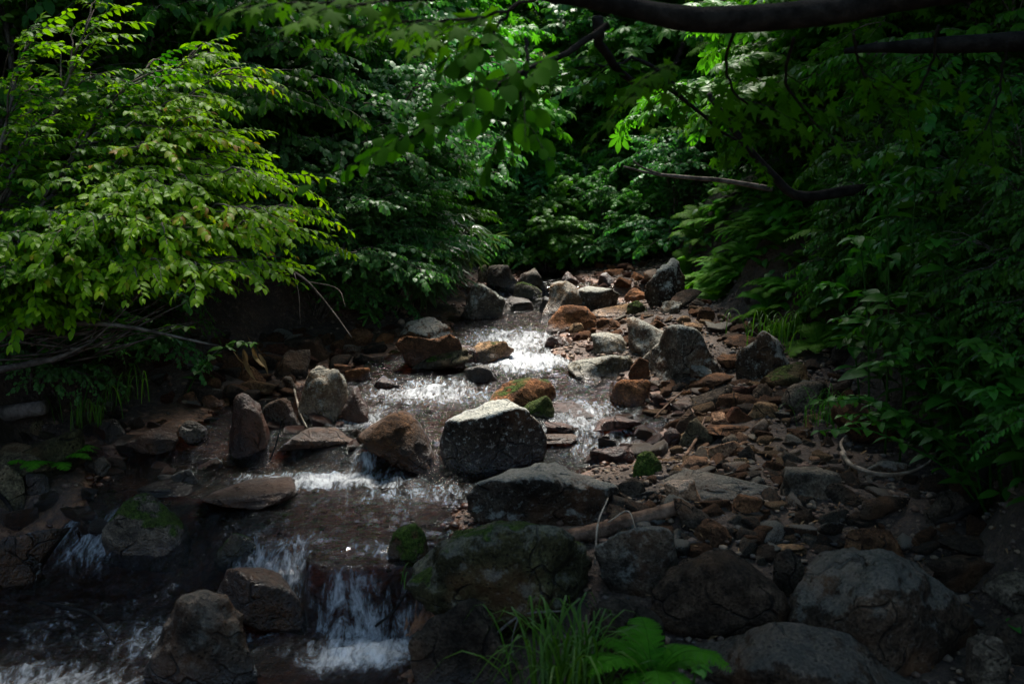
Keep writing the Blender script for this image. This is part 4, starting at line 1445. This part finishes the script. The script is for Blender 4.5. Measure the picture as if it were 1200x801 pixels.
for i, (X, Y, y) in enumerate(TIPS):
    Y -= 34 if Y > 270 else 8
    X -= 26 if X > 200 else 0
    e = loc(X, Y, y)
    q = p.rng.uniform(.25, .45)
    m1 = fork + (e - fork) * .35 + np.array([0, 0, .22 * abs(e[0] - fork[0]) * q + p.rng.normal() * .04])
    m2 = fork + (e - fork) * .72 + np.array([0, 0, .30 * abs(e[0] - fork[0]) * q + p.rng.normal() * .04])
    lit = .10 if X > 180 else -.06  # sunlight painted into the tint: lighter leaves at right, darker at left
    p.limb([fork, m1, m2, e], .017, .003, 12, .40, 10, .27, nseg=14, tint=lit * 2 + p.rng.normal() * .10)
# bare grey twigs under the crown
for i in range(34):
    X = p.rng.uniform(-20, 120)
    a = loc(X, p.rng.uniform(385, 425), p.rng.uniform(4.4, 4.9))
    b = loc(X + p.rng.uniform(60, 150), p.rng.uniform(325, 405), p.rng.uniform(4.3, 4.7))
    p.wood.tube(curve([a, (a + b) / 2 + p.rng.normal(size=3) * .04, b], 7), np.linspace(.006, .0016, 7), 4)
for a, b, c_, d_ in (((-60, 405, 4.6), (40, 385, 4.5), (130, 380, 4.4), (255, 405, 4.3)), ((-60, 445, 4.6), (40, 425, 4.5), (70, 418, 4.45), (110, 400, 4.4))):
    p.wood.tube(curve([loc(*a), loc(*b), loc(*c_), loc(*d_)], 14), np.linspace(.022, .004, 14), 6, knob=.25)
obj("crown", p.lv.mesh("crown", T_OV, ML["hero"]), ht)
obj("trunk", mesh_from("trunk", np.concatenate(p.wood.V), p.wood.L, p.wood.S, M_TWIG), ht)
n_hero = p.lv.count()

# ------------------------------------------------------------------ the tree whose limb crosses the top of the picture
TB = np.array([3.3, 3.1, float(hland(3.3, 3.1)) - .1])
mt = empty("overhanging_maple", tuple(TB), "dark maple whose bare heavy limb crosses the top of the picture", "tree")


def tl(X, Y, y):
    return at(X, Y, y) - TB


limb_pts = [tl(470, -56, 2.75), tl(560, -19, 2.8), tl(680, -3, 2.85), tl(790, 20, 2.9), tl(850, 23, 2.92), tl(960, 15, 2.95), tl(1060, -7, 3.0), tl(1180, -31, 3.05), tl(1330, -81, 3.1)]
trunk_top = np.array([.25, .1, 3.4])
tb = MB()
tb.tube(curve([(0, 0, 0), (.05, .03, .9), (.10, .05, 1.9), (.2, .1, 2.8), trunk_top], 16), np.linspace(.20, .11, 16), 14, knob=.12, seed=3)
tb.build("trunk", M_BARK, mt)
tb = MB()
lp = curve(limb_pts + [tl(1330, -70, 3.1) * .35 + np.array([.10, .05, 1.95]) * .65], 44)
tb.tube(lp, np.interp(np.linspace(0, 1, 44), [0, .12, .35, .55, 1], [.012, .020, .036, .040, .075]), 14, knob=.20, seed=5)
tb.build("limb", M_BARK, mt)
tb = MB()
tb.tube(curve([tl(990, 60, 4.2), tl(1030, 56, 4.2), tl(1090, 54, 4.1), tl(1210, 48, 4.0), tl(1330, 40, 3.7)], 24), np.linspace(.012, .05, 24), 12, knob=.2, seed=8)
tb.build("limb", M_BARK, mt)
p = Plant(77, ls=.060, n=7, L=.26, droop=.28, ang=60, flat=.2)
ph = Plant(78, ls=.055, n=7, L=.24, droop=.40, ang=55, flat=.3)
BR_ = [  # thin branches with leaves: points, radius, sprays
    ([(712, 30, 2.88), (660, 62, 2.8), (585, 98, 2.75), (520, 140, 2.7), (440, 182, 2.65)], .011, 11),
    ([(616, 45, 2.78), (617, 75, 2.72), (613, 110, 2.7), (604, 140, 2.68)], .006, 6),
    ([(600, 10, 2.8), (575, 40, 2.75), (560, 60, 2.7)], .006, 4),
    ([(560, -5, 2.7), (480, -2, 2.65), (400, 6, 2.6), (330, 4, 2.6)], .009, 7),
    ([(650, -10, 2.7), (560, 20, 2.7), (470, 25, 2.7)], .006, 5),
    ([(700, 20, 3.3), (705, 60, 3.4), (735, 90, 3.5), (790, 110, 3.6), (830, 140, 3.8), (885, 185, 4.2)], .020, 6),
    ([(790, 100, 3.6), (750, 70, 3.6), (700, 78, 3.6), (670, 85, 3.6)], .009, 5),
    ([(860, 40, 3.0), (850, 80, 3.2), (870, 120, 3.3), (900, 150, 3.35)], .006, 5),
    ([(930, 45, 3.0), (920, 90, 3.2), (940, 125, 3.3), (960, 150, 3.3)], .006, 5),
    ([(1000, 40, 3.1), (1010, 80, 3.2), (1030, 110, 3.3)], .005, 5),
    ([(1100, 30, 3.3), (1090, 80, 3.4), (1060, 130, 3.5)], .005, 5),
    ([(1180, 50, 3.5), (1170, 110, 3.6), (1150, 160, 3.6)], .005, 5),
    ([(800, 50, 2.95), (790, 75, 2.95), (770, 88, 2.95)], .007, 4),
]
for bi, (pts, r, ns) in enumerate(BR_):
    q_ = ph if bi < 3 else p
    q_.wood = MB()
    q_.limb([tl(*q) for q in pts], r, .003, ns, .25, 0, nseg=14)
    obj("branch", mesh_from("branch", np.concatenate(q_.wood.V), q_.wood.L, q_.wood.S, M_BARK), mt)
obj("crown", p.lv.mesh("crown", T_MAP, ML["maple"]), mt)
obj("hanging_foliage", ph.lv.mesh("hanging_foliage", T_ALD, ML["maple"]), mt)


def shade_canopy(parent, origin, seed, n, box, ls=.13, kind="maple"):
    """Unseen leafy roof added to cast shade: limbs over the box x0, x1, y0, y1, z0, z1 (world)."""
    p = Plant(seed, ls=ls, n=8, L=.5, droop=.25, ang=60, twigs=False)
    x0, x1, y0, y1, z0, z1 = box
    for k in range(n):
        a = np.array([p.rng.uniform(x0, x1), p.rng.uniform(y0, y1), p.rng.uniform(z0, z1)]) - origin
        d = np.array([p.rng.normal(), p.rng.normal(), .1])
        d /= np.linalg.norm(d)
        p.limb([a - d * .8, a + (0, 0, .08), a + d * .8], .012, .004, 6, .1, 4, .5, nseg=8)
    obj("crown", p.lv.mesh("crown", T_MAP if kind == "maple" else T_OV, ML[kind]), parent)  # leaves out of view, added only to block light
    obj("branch", mesh_from("branch", np.concatenate(p.wood.V), p.wood.L, p.wood.S, M_BARK), parent)


shade_canopy(mt, TB, 31, 72, (1.5, 4.6, 5.0, 7.8, 4.4, 5.6))  # added out of frame to darken the right bank
shade_canopy(mt, TB, 32, 54, (-.8, 2.5, 4.4, 5.7, 4.1, 4.9))  # added out of frame to darken the front rocks
TB2 = np.array([-3.9, 1.6, float(hland(-3.9, 1.6)) - .1])
mt2 = empty("added_shade_maple", tuple(TB2), "tall unseen maple added on the left bank whose crown shades the front of the stream", "tree")  # out-of-view tree added to carry the shading leaves
tb = MB()
tb.tube(curve([(0, 0, 0), (.1, 0, 1.2), (.3, .1, 2.4), (.6, .2, 3.4)], 14), np.linspace(.16, .08, 14), 12, knob=.12, seed=4)
tb.build("trunk", M_BARK, mt2)
shade_canopy(mt2, TB2, 33, 20, (-3.4, -1.0, 4.1, 5.0, 4.1, 4.8))  # added to shade the left front
shade_canopy(mt2, TB2, 35, 5, (-2.6, -1.3, 6.7, 7.9, 4.3, 4.9))  # added to shade the left shore rocks
shade_canopy(mt2, TB2, 34, 30, (-3.2, 3.4, -1.6, 2.6, 3.6, 4.8))  # added over and behind the camera to block the sky

# pale bare branch across the right of the hollow
p_ = at(850, 212, 6.9)
bb = MB()
bb.tube(curve([at(905, 222, 6.9) - p_, (0, 0, 0), at(795, 207, 6.8) - p_, at(762, 203, 6.8) - p_, at(731, 195, 6.7) - p_], 18), np.linspace(.020, .005, 18), 8, knob=.3)
bb.tube(curve([at(775, 205, 6.8) - p_, at(752, 196, 6.8) - p_, at(742, 188, 6.75) - p_], 8), np.linspace(.010, .004, 8), 6)
o = bb.build("bare_branch", M_TWIG, None, tuple(p_))
tag(o, "grey bare forked branch jutting from the right slope over the hollow", "branch")
p_ = at(960, 205, 5.6)
bb = MB()
bb.tube(curve([at(830, 110, 5.4) - p_, at(870, 165, 5.5) - p_, at(905, 205, 5.6) - p_, at(940, 230, 5.7) - p_, at(1020, 222, 5.8) - p_, at(1110, 240, 5.9) - p_], 24), np.linspace(.016, .038, 24), 10, knob=.2, seed=2)
o = bb.build("fallen_trunk", M_BARK, None, tuple(p_))
tag(o, "dark leaning trunk that rises through the shaded right thicket", "trunk")

# ------------------------------------------------------------------ ferns, herbs, grasses, bamboo grass
def fern_meshes(seed, n=11, L=.55, pin=30, rise=1.0):
    rng = np.random.default_rng(seed)
    lv, st = Leaves(), MB()
    for k in range(n):
        az = 2 * math.pi * (k + rng.uniform(-.3, .3)) / n
        l = L * rng.uniform(.75, 1.1)
        d = np.array([math.cos(az), math.sin(az), 0])
        el = rng.uniform(.5, 1.0) * rise
        P = curve([(0, 0, 0), d * l * .35 + (0, 0, l * .45 * el), d * l * .72 + (0, 0, l * .55 * el), d * l * 1.0 + (0, 0, l * .40 * el)], 26)
        st.tube(P, np.linspace(.0035, .0010, 26), 4)
        tg = np.gradient(P, axis=0)
        tg /= np.linalg.norm(tg, axis=1)[:, None]
        t = np.linspace(.14, .99, pin)
        idx = np.clip((t * 25).astype(int), 0, 25)
        w = l * .20 * np.sin(math.pi * np.clip(.18 + .82 * t, 0, 1)) ** .8 + .008
        sd_ = np.cross(tg[idx], (0, 0, 1.))
        sd_ /= np.linalg.norm(sd_, axis=1)[:, None]
        up = np.cross(sd_, tg[idx])
        for s in (1, -1):
            D = sd_ * s + tg[idx] * .45 + rng.normal(size=(pin, 3)) * .05 + (0, 0, -.12)
            lv.add(P[idx], D, up + rng.normal(size=(pin, 3)) * .08, w * rng.uniform(.9, 1.1, pin), np.clip(.35 + .4 * t + rng.normal(size=pin) * .1, 0, 1))
    return lv.mesh("frond", T_PIN, ML["fern"]), mesh_from("stem", np.concatenate(st.V), st.L, st.S, ML["fern"], {"tint": np.zeros(st.n)})


FERN = [fern_meshes(k + 20, 10 + k, .5) for k in range(3)]


def fern(k, loc_, s, rz, label, group=None, tilt=(0, 0)):
    r = empty("fern", loc_, label, "fern", group)
    r.rotation_euler = (Euler((tilt[0], tilt[1], 0)).to_matrix() @ Matrix.Rotation(rz, 3, 'Z')).to_euler()
    r.scale = (s, s, s)
    obj("frond", FERN[k % 3][0], r)
    obj("stem", FERN[k % 3][1], r)
    return r


def foot(X, Y):
    p = ground(X, Y)
    return (float(p[0]), float(p[1]), float(hland(p[0], p[1])))


def on_slope(X, y):
    """Foot on the land at picture column X and distance y."""
    x = px_x(X, 400, y)
    return (x, y, float(hland(x, y)))


rng = np.random.default_rng(21)
for i, (X, y, s, label) in enumerate([
    (822, 9.0, .6, "bright fern beside the tall leaning grey rock"),
    (850, 8.6, .6, "sunlit fern with pale tips at the top of the fern bank"),
    (868, 8.0, .65, "light green fern in the middle of the fern bank"),
    (888, 7.7, .6, "fern whose fronds hang down to the brown slab"),
    (915, 7.4, .6, "fern at the shaded end of the fern bank"),
    (900, 8.4, .65, "fern high on the fern bank under the lobed-leaf bush"),
]):
    fern(i, on_slope(X, y), s, rng.uniform(0, 6), label)
for i in range(95):
    y = rng.uniform(6.3, 9.6)
    x = float(np.interp(y, YK, BR)) + rng.uniform(.0, 1.0)
    fern(i, (x, y, float(hland(x, y))), rng.uniform(.36, .62), rng.uniform(0, 6), "light green fern among many crowded on the fern bank", "ferns crowded on the fern bank", (rng.normal() * .2, -.35 + rng.normal() * .15))
for i in range(9):
    X, y = rng.uniform(930, 1180), rng.uniform(5.4, 7.2)
    x = px_x(X, 300, y)
    x = max(x, np.interp(y, YK, BR) + .4)
    fern(i, (x, y, float(hland(x, y))), rng.uniform(.9, 1.3), rng.uniform(0, 6), "dark fern in the shade of the right slope", "ferns in the right shade")
for X, y, s, label in [(95, 6.3, 1.1, "fern with feathery fronds showing above the yellow-green tree"), (165, 6.8, 1.2, "feathery grey-green fern behind the upper yellow-green leaves"), (40, 4.75, .38, "small fern under the bare grey twigs")]:
    x = px_x(X, 200, y)
    fern(1, (x, y, float(hland(x, y)) + (.0)), s * 1.2, rng.uniform(0, 6), label)
# foreground fern
fx = at(765, 800, 2.75)
fern(2, (float(fx[0]), 2.75, float(fx[2]) + .01), .46, 1.0, "vivid green fern at the bottom edge in front of the dark rocks")
fx = at(725, 815, 2.72)
fern(0, (float(fx[0]), 2.72, float(hland(fx[0], 2.72)) + .02), .36, 2.2, "small fern tangled in the long grass at the bottom edge")


def grass(loc_, n, L, label, seed, spread=.05, group=None, name="grass_tuft", w=.004):
    rng = np.random.default_rng(seed)
    V, Fc, T, nv = [], [], [], 0
    for k in range(n):
        az = rng.uniform(0, 6.28)
        d = np.array([math.cos(az), math.sin(az), 0])
        l = L * rng.uniform(.5, 1.1)
        b = np.array([rng.normal() * spread, rng.normal() * spread, 0])
        out = rng.uniform(.25, .8)
        P = curve([b, b + d * l * out * .25 + (0, 0, l * .5), b + d * l * out * .7 + (0, 0, l * (.82 - .2 * out)), b + d * l * out * 1.15 + (0, 0, l * (.75 - .6 * out))], 9)
        s = np.cross(d, (0, 0, 1))
        ww = w * np.sin(math.pi * np.linspace(.25, 1, 9))[:, None] * rng.uniform(.7, 1.2)
        V.append(np.stack([P + s * ww, P - s * ww], 1).reshape(-1, 3))
        Fc += [(nv + 2 * i, nv + 2 * i + 1, nv + 2 * i + 3, nv + 2 * i + 2) for i in range(8)]
        T.append(np.full(18, rng.uniform(0, 1)))
        nv += 18
    me = mesh_from(name, np.concatenate(V), np.array(Fc).ravel(), np.arange(len(Fc)) * 4, ML["grass"], {"tint": np.concatenate(T)})
    return tag(obj(name, me, None, loc_), label, "grass", group)


gp = at(665, 812, 2.8)
grass((float(gp[0]), 2.8, float(hland(gp[0], 2.8)) + .06), 150, .40, "tuft of long green grass at the bottom edge beside the fern", 5, .07)
grass(foot(962, 500), 34, .26, "thin grass tuft in front of the round grey boulder", 6, .05, w=.0025)
q = at(612, 620, 4.35)
grass((float(q[0]), 4.42, float(q[2])), 12, .20, "few grass blades against the long dark boulder", 7, .03, w=.003)
grass(foot(905, 408), 60, .34, "grass hanging below the fern bank over the leaning boulder", 8, .12, w=.003)
q = at(145, 470, 5.3)
grass((float(q[0]), 5.3, float(q[2])), 30, .26, "drooping grass on the left bank edge above the wet rocks", 9, .06, w=.003)
q = at(105, 495, 5.0)
grass((float(q[0]), 5.0, float(q[2])), 40, .20, "fine mossy grass on the shaded left bank edge", 10, .08, w=.0025)
q = at(485, 682, 3.7)
grass((float(q[0]) - .02, 3.66, float(q[2])), 8, .10, "small grass sprout on the stream face of the mossy ledge", 11, .015, w=.0025)


def herb_plant(loc_, H, lean, n, ls, label, seed, group=None, name="leafy_plant", tint=0., cat="plant"):
    """An arching stalk with large leaves in pairs."""
    p = Plant(seed, ls=ls, n=6, L=.2)
    rng = p.rng
    d = np.array([lean[0], lean[1], 0.])
    P = curve([(0, 0, 0), d * .25 + (0, 0, H * .5), d * .7 + (0, 0, H * .9), d + (0, 0, H * .92)], 20)
    n = int(n * 1.5)
    p.wood.tube(P, np.linspace(.006, .002, 20), 5)
    tg = np.gradient(P, axis=0)
    tg /= np.linalg.norm(tg, axis=1)[:, None]
    k = np.clip(np.linspace(.25, 1, n) * 19, 0, 19).astype(int)
    for j, i in enumerate(k):
        az = j * 1.57 + rng.normal() * .2
        for s in (0, math.pi):
            D = np.array([math.cos(az + s), math.sin(az + s), rng.uniform(-.35, .1)]) + tg[i] * .3
            N = np.array([0, 0, 1.]) + rng.normal(size=3) * .2
            t = j / max(n - 1, 1)
            p.lv.add([P[i]], [D], [N], [ls * (1.15 - .55 * t) * rng.uniform(.85, 1.15)], [np.clip(rng.uniform(.1, .6) + .35 * t + tint, 0, 1)])
    r = empty(name, loc_, label, cat, group)
    obj("foliage", p.lv.mesh("foliage", T_BIG, ML["herb"]), r)
    obj("stem", mesh_from("stem", np.concatenate(p.wood.V), p.wood.L, p.wood.S, ML["herb"], {"tint": np.full(p.wood.n, .0)}), r)
    return r


for i, (X, Yt, y, lx, label) in enumerate([
    (1035, 190, 4.6, -.10, "tall leafy stalk standing highest before the dark right thicket"),
    (1000, 260, 4.9, -.15, "leafy stalk with paired leaves beside the tallest one"),
    (1075, 175, 4.5, -.02, "leafy stalk whose tip is lit pale green on the right slope"),
    (1090, 260, 4.3, -.18, "stalk with broad leaves near the dark right edge"),
    (965, 320, 5.2, -.25, "arching stalk with long drooping leaves above the brown block boulder"),
    (1010, 350, 5.0, -.3, "arching stalk whose big leaves hang before the brown block boulder"),
    (985, 390, 5.3, -.3, "stalk with one broad pale leaf hanging over the stones"),
    (1050, 330, 4.7, -.25, "broad-leaved stalk bending left in the shade"),
]):
    tip = at(X, Yt, y)
    bx, by = float(tip[0]) - lx, y + .05
    z0 = float(hland(bx, by))
    herb_plant((bx, by, z0), max(float(tip[2]) - z0, .35), (lx, -.05), 7, .125, label, 60 + i, tint=.1)
for i in range(52):
    X, Y, y = rng.uniform(950, 1200), rng.uniform(330, 560), rng.uniform(3.9, 5.6)
    tip = at(X, Y, y)
    bx = max(float(tip[0]) + .2, float(np.interp(y, YK, BR)) + .05)
    z0 = float(hland(bx, y))
    herb_plant((bx, y, z0), min(max(float(tip[2]) - z0, .25), .75), (min(float(tip[0]) - bx, -.1), -.1), 6, .078,
               "dim leafy stalk among the herbs on the shaded right bank", 120 + i, "leafy stalks of the right bank")
for i in range(8):
    X, y = rng.uniform(1060, 1230), rng.uniform(3.3, 4.1)
    x = max(px_x(X, 550, y), float(np.interp(y, YK, BR)) + .1)
    herb_plant((x, y, float(hland(x, y))), rng.uniform(.35, .6), (-.25, -.05), 6, .10, "low leafy stalk at the near foot of the right bank", 170 + i, "low stalks at the near right bank")
q = at(800, 760, 2.35)
herb_plant((float(q[0]), 2.35, float(hland(q[0], 2.35))), .42, (.05, .0), 4, .052, "blurred slender green plant before the big rounded boulder", 190, tint=.2)
q = at(860, 740, 2.3)
herb_plant((float(q[0]), 2.3, float(hland(q[0], 2.3))), .34, (.08, .02), 3, .048, "blurred low sprout next to the slender green plant", 191, tint=.2)
# twigs with leaves over the left shore
for i, (X, Y, label) in enumerate([(300, 425, "leafy sprig with pointed leaves low over the left shore"), (225, 405, "leafy sprig hanging under the yellow-green tree"), (180, 395, "dark sprig with broad leaves in front of the left bank"), (100, 455, "dangling leafy sprig over the left bank edge")]):
    y = 5.6 - .2 * i
    tip = at(X, Y, y)
    bx = float(tip[0]) - .45
    z0 = float(hland(bx, y + .1))
    herb_plant((bx, y + .1, z0), max(float(tip[2]) - z0 + .15, .2), (.45, -.15), 7, .085, label, 200 + i, tint=.15)
# burdock-like large leaves by the back rocks
q = on_slope(552, 9.6)
herb_plant((q[0] - .1, q[1], q[2]), .75, (.15, -.1), 4, .24, "plant with very large soft leaves beside the upper pool rocks", 210, tint=.2)

# bamboo grass
def sasa(loc_, H, lean, seed, label, group):
    p = Plant(seed, ls=.2, n=5, L=.2)
    rng = p.rng
    d = np.array([lean[0], lean[1], 0.])
    for c_ in range(5):
        dd = d * rng.uniform(.5, 1.2) + rng.normal(size=3) * (.12, .12, 0)
        P = curve([rng.normal(size=3) * (.05, .05, 0), dd * .4 + (0, 0, H * .6), dd + (0, 0, H * rng.uniform(.75, 1.05))], 14)
        p.wood.tube(P, np.linspace(.004, .002, 14), 5)
        for i in (7, 9, 11, 13):
            az = rng.uniform(0, 6.28)
            D = np.array([math.cos(az) + lean[0] * 2, math.sin(az) + lean[1] * 2, rng.uniform(-.5, .1)])
            p.lv.add([P[i]], [D], [np.array([0, 0, 1.]) + rng.normal(size=3) * .25], [rng.uniform(.15, .24)], [rng.uniform(.1, .9)])
    r = empty("bamboo_grass", loc_, label, "bamboo grass", group)
    obj("foliage", p.lv.mesh("foliage", T_SAS, ML["sasa"]), r)
    obj("stem", mesh_from("stem", np.concatenate(p.wood.V), p.wood.L, p.wood.S, M_DRY), r)


rng = np.random.default_rng(41)
for i in range(20):
    X, Y, y = rng.uniform(440, 545), 0, rng.uniform(7.9, 8.9)
    Y = rng.uniform(250, 350)
    tip = at(X, Y, y)
    bx = min(float(tip[0]) - .15, float(np.interp(y, YK, BL)) - .05)
    z0 = float(hland(bx, y))
    sasa((bx, y, z0), max(float(tip[2]) - z0, .3), (float(tip[0]) - bx, -.15), 300 + i, "narrow-leaved bamboo grass hanging over the crusted bank boulder", "bamboo grass of the left bank")

# flower spikes of two of the fanned-leaf bushes
rng = np.random.default_rng(3)
for bush in [o for o in scene.objects if o.get("label", "").find("flower spikes") > 0]:
    lm = [c for c in bush.children if c.name.startswith("foliage")][0].data
    co = np.empty(len(lm.vertices) * 3, np.float32)
    lm.vertices.foreach_get("co", co)
    co = co.reshape(-1, 3)
    sm = MB()
    sm.tube([(0, 0, -.02), (0, 0, .05), (0, 0, .11), (0, 0, .15)], [.004, .010, .007, .002], 6, knob=.5)
    sp_me = mesh_from("flower_spike", np.concatenate(sm.V), sm.L, sm.S, ML["flower"], {"tint": np.full(sm.n, .6)})
    for k in range(22):
        sel = co[rng.integers(len(co), size=60)]
        b = sel[np.argmax(sel[:, 2] + .5 * rng.uniform(size=60))]
        s = obj("flower_spike", sp_me, bush, tuple(b))
        s.rotation_euler = (rng.normal() * .15, rng.normal() * .15, 0)

# ------------------------------------------------------------------ driftwood, roots, twigs, litter
def wood(name, pts, r, mat, label, cat, sides=10, knob=.22, seed=1, extra=()):
    P = [np.array(q, float) for q in pts]
    m = MB()
    c0 = P[len(P) // 2].copy()
    n = max(10, 6 * len(P))
    rr = np.interp(np.linspace(0, 1, n), np.linspace(0, 1, len(r)), r)
    m.tube(curve([q - c0 for q in P], n), rr, sides, knob=knob, seed=seed)
    for ep, er in extra:
        m.tube(curve([np.array(q, float) - c0 for q in ep], 10), np.linspace(er, er * .4, 10), 6, knob=knob, seed=seed + 1)
    o = m.build(name, mat, None, tuple(c0))
    return tag(o, label, cat)


def gp_(X, Y, up=.03):
    p = ground(X, Y)
    return np.array([p[0], p[1], p[2] + up])


wood("driftwood_log", [gp_(655, 640, .035), gp_(700, 632, .035), gp_(745, 620, .04), gp_(800, 606, .05)], [.028, .036, .034, .026], M_DRIFT, "reddish driftwood log lying behind the grey sloping boulder", "log", seed=4)
wood("driftwood_branch", [gp_(560, 626, .02), gp_(610, 627, .02), gp_(650, 626, .02), gp_(690, 626, .02)], [.006, .012, .016, .016], M_DRIFT, "thin dark branch lying along the foot of the long dark boulder", "branch", seed=5)
wood("bare_branch", [gp_(986, 542, .05), gp_(998, 560, .06), gp_(1030, 571, .06), gp_(1062, 566, .05), gp_(1085, 558, .06), gp_(1100, 545, .08)], [.010, .011, .009, .007, .005, .003], M_DRY, "pale bare branch with dark blotches lying by the light grey flat rock", "branch", seed=6,
     extra=[([gp_(990, 545, .05), gp_(985, 530, .05), gp_(995, 518, .05)], .010)])
wood("exposed_root", [gp_(1165, 570, .10), gp_(1150, 580, .10), gp_(1150, 600, .06), gp_(1125, 614, .04), gp_(1095, 622, .03)], [.016, .02, .02, .016, .010], M_BARK, "dark exposed root curling from the right bank", "root", seed=7)
wood("bank_log", [at(-40, 492, 5.0), at(10, 484, 5.0), at(52, 477, 4.95)], [.05, .045, .036], M_TWIG, "grey weathered log end sticking out of the left bank", "log", seed=8, knob=.3, sides=14)
wood("sunken_branch", [gp_(48, 716, .04), gp_(75, 725, .05), gp_(110, 735, .05), gp_(135, 765, .04)], [.006, .009, .008, .006], M_BARK, "dark waterlogged branch lying across the lower rapids", "branch", seed=9)
wood("bare_stick", [gp_(0, 603, .10), gp_(12, 612, .08), gp_(24, 625, .02)], [.010, .010, .008], M_BARK, "dark bare stick leaning into the water at the frame edge", "stick", seed=10)
wood("bare_stick", [gp_(802, 540, .02), gp_(815, 526, .05), gp_(826, 510, .10)], [.008, .008, .006], M_DRIFT, "grey stick leaning over the rosy flat stone", "stick", seed=11)
wood("bare_stick", [gp_(766, 496, .03), gp_(782, 484, .05), gp_(800, 474, .08)], [.005, .005, .004], M_DRIFT, "thin stick propped above the wet cobbles at the water edge", "stick", seed=12)
wood("bare_stick", [gp_(316, 545, .02), gp_(325, 540, .10), gp_(332, 530, .18)], [.004, .004, .003], M_BARK, "thin dark stick standing in the foam below the cascade", "stick", seed=13)
wood("dry_twig", [gp_(490, 408, .07), gp_(500, 410, .07), gp_(507, 411, .06)], [.008, .008, .006], M_DRY, "white dry twig lying on the long brown rock", "twig", seed=14)
wood("dry_twig", [gp_(697, 690, .10), gp_(700, 660, .16), gp_(712, 628, .16)], [.004, .004, .003], M_DRY, "bent straw-coloured twig upright before the driftwood log", "twig", seed=15)
wood("dry_twig", [gp_(712, 640, .10), gp_(735, 632, .12), gp_(745, 650, .10)], [.003, .003, .002], M_DRY, "broken pale twig hanging over the driftwood log", "twig", seed=16)
wood("bare_stick", [gp_(440, 748, .05), gp_(462, 738, .08), gp_(480, 724, .12)], [.005, .005, .003], M_BARK, "dark twig crossing the foam at the foot of the waterfall", "stick", seed=17)
wood("bare_stick", [gp_(575, 780, .10), gp_(610, 765, .14), gp_(660, 760, .14)], [.005, .005, .003], M_TWIG, "grey forked stick poking out beside the long grass", "stick", seed=18,
     extra=[([gp_(608, 765, .14), gp_(600, 775, .08), gp_(603, 790, .04)], .004)])
wood("bare_stick", [gp_(345, 460, .02), gp_(352, 490, .03), gp_(360, 505, .02)], [.006, .005, .003], M_DRY, "straw-coloured stem lying in front of the upright pale pitted boulder", "stick", seed=19)
wood("bare_branch", [at(330, 310, 6.3), at(360, 330, 6.2), at(390, 365, 6.1), at(412, 395, 6.0)], [.008, .008, .006, .003], M_TWIG, "grey leafless branch drooping under the round-leaved bush", "branch", seed=20,
     extra=[([at(360, 330, 6.2), at(395, 338, 6.2), at(405, 360, 6.1)], .005), ([at(345, 320, 6.2), at(350, 345, 6.1), at(352, 380, 6.0)], .004)])

rng = np.random.default_rng(13)
lv = Leaves()
n = 1300
lx, ly = rng.uniform(.2, 2.2, n), 3.0 + 4.2 * rng.uniform(size=n)
k_ = (lx < np.interp(ly, YK, BR) + .2) & (lx > np.interp(ly, YK, XR) + .12)
lx, ly = lx[k_], ly[k_]
n = len(lx)
az = rng.uniform(0, 6.28, n)
lv.add(np.stack([lx, ly, hland(lx, ly) + rng.uniform(.012, .03, n)], -1), np.stack([np.cos(az), np.sin(az), rng.normal(size=n) * .15], -1),
       np.stack([rng.normal(size=n) * .3, rng.normal(size=n) * .3, np.ones(n)], -1), rng.uniform(.015, .05, n), rng.uniform(0, 1, n) ** 1.5)
tag(obj("fallen_leaves", lv.mesh("fallen_leaves", T_LAN, ML["dry"])), kind="stuff")
# hanging dead leaves beside the left shore sprig
q = at(296, 405, 5.75)
lv = Leaves()
for k in range(14):
    lv.add([rng.normal(size=3) * (.05, .03, .03)], [(rng.normal() * .4 + .3, rng.normal() * .3, -1)], [rng.normal(size=3)], [rng.uniform(.08, .15)], [rng.uniform(0, .7)])
tag(obj("withered_leaves_spray", lv.mesh("withered_spray", T_LAN, ML["dry"]), None, tuple(q)), "withered brown leaves hanging over the shaded shore", "dead leaves")
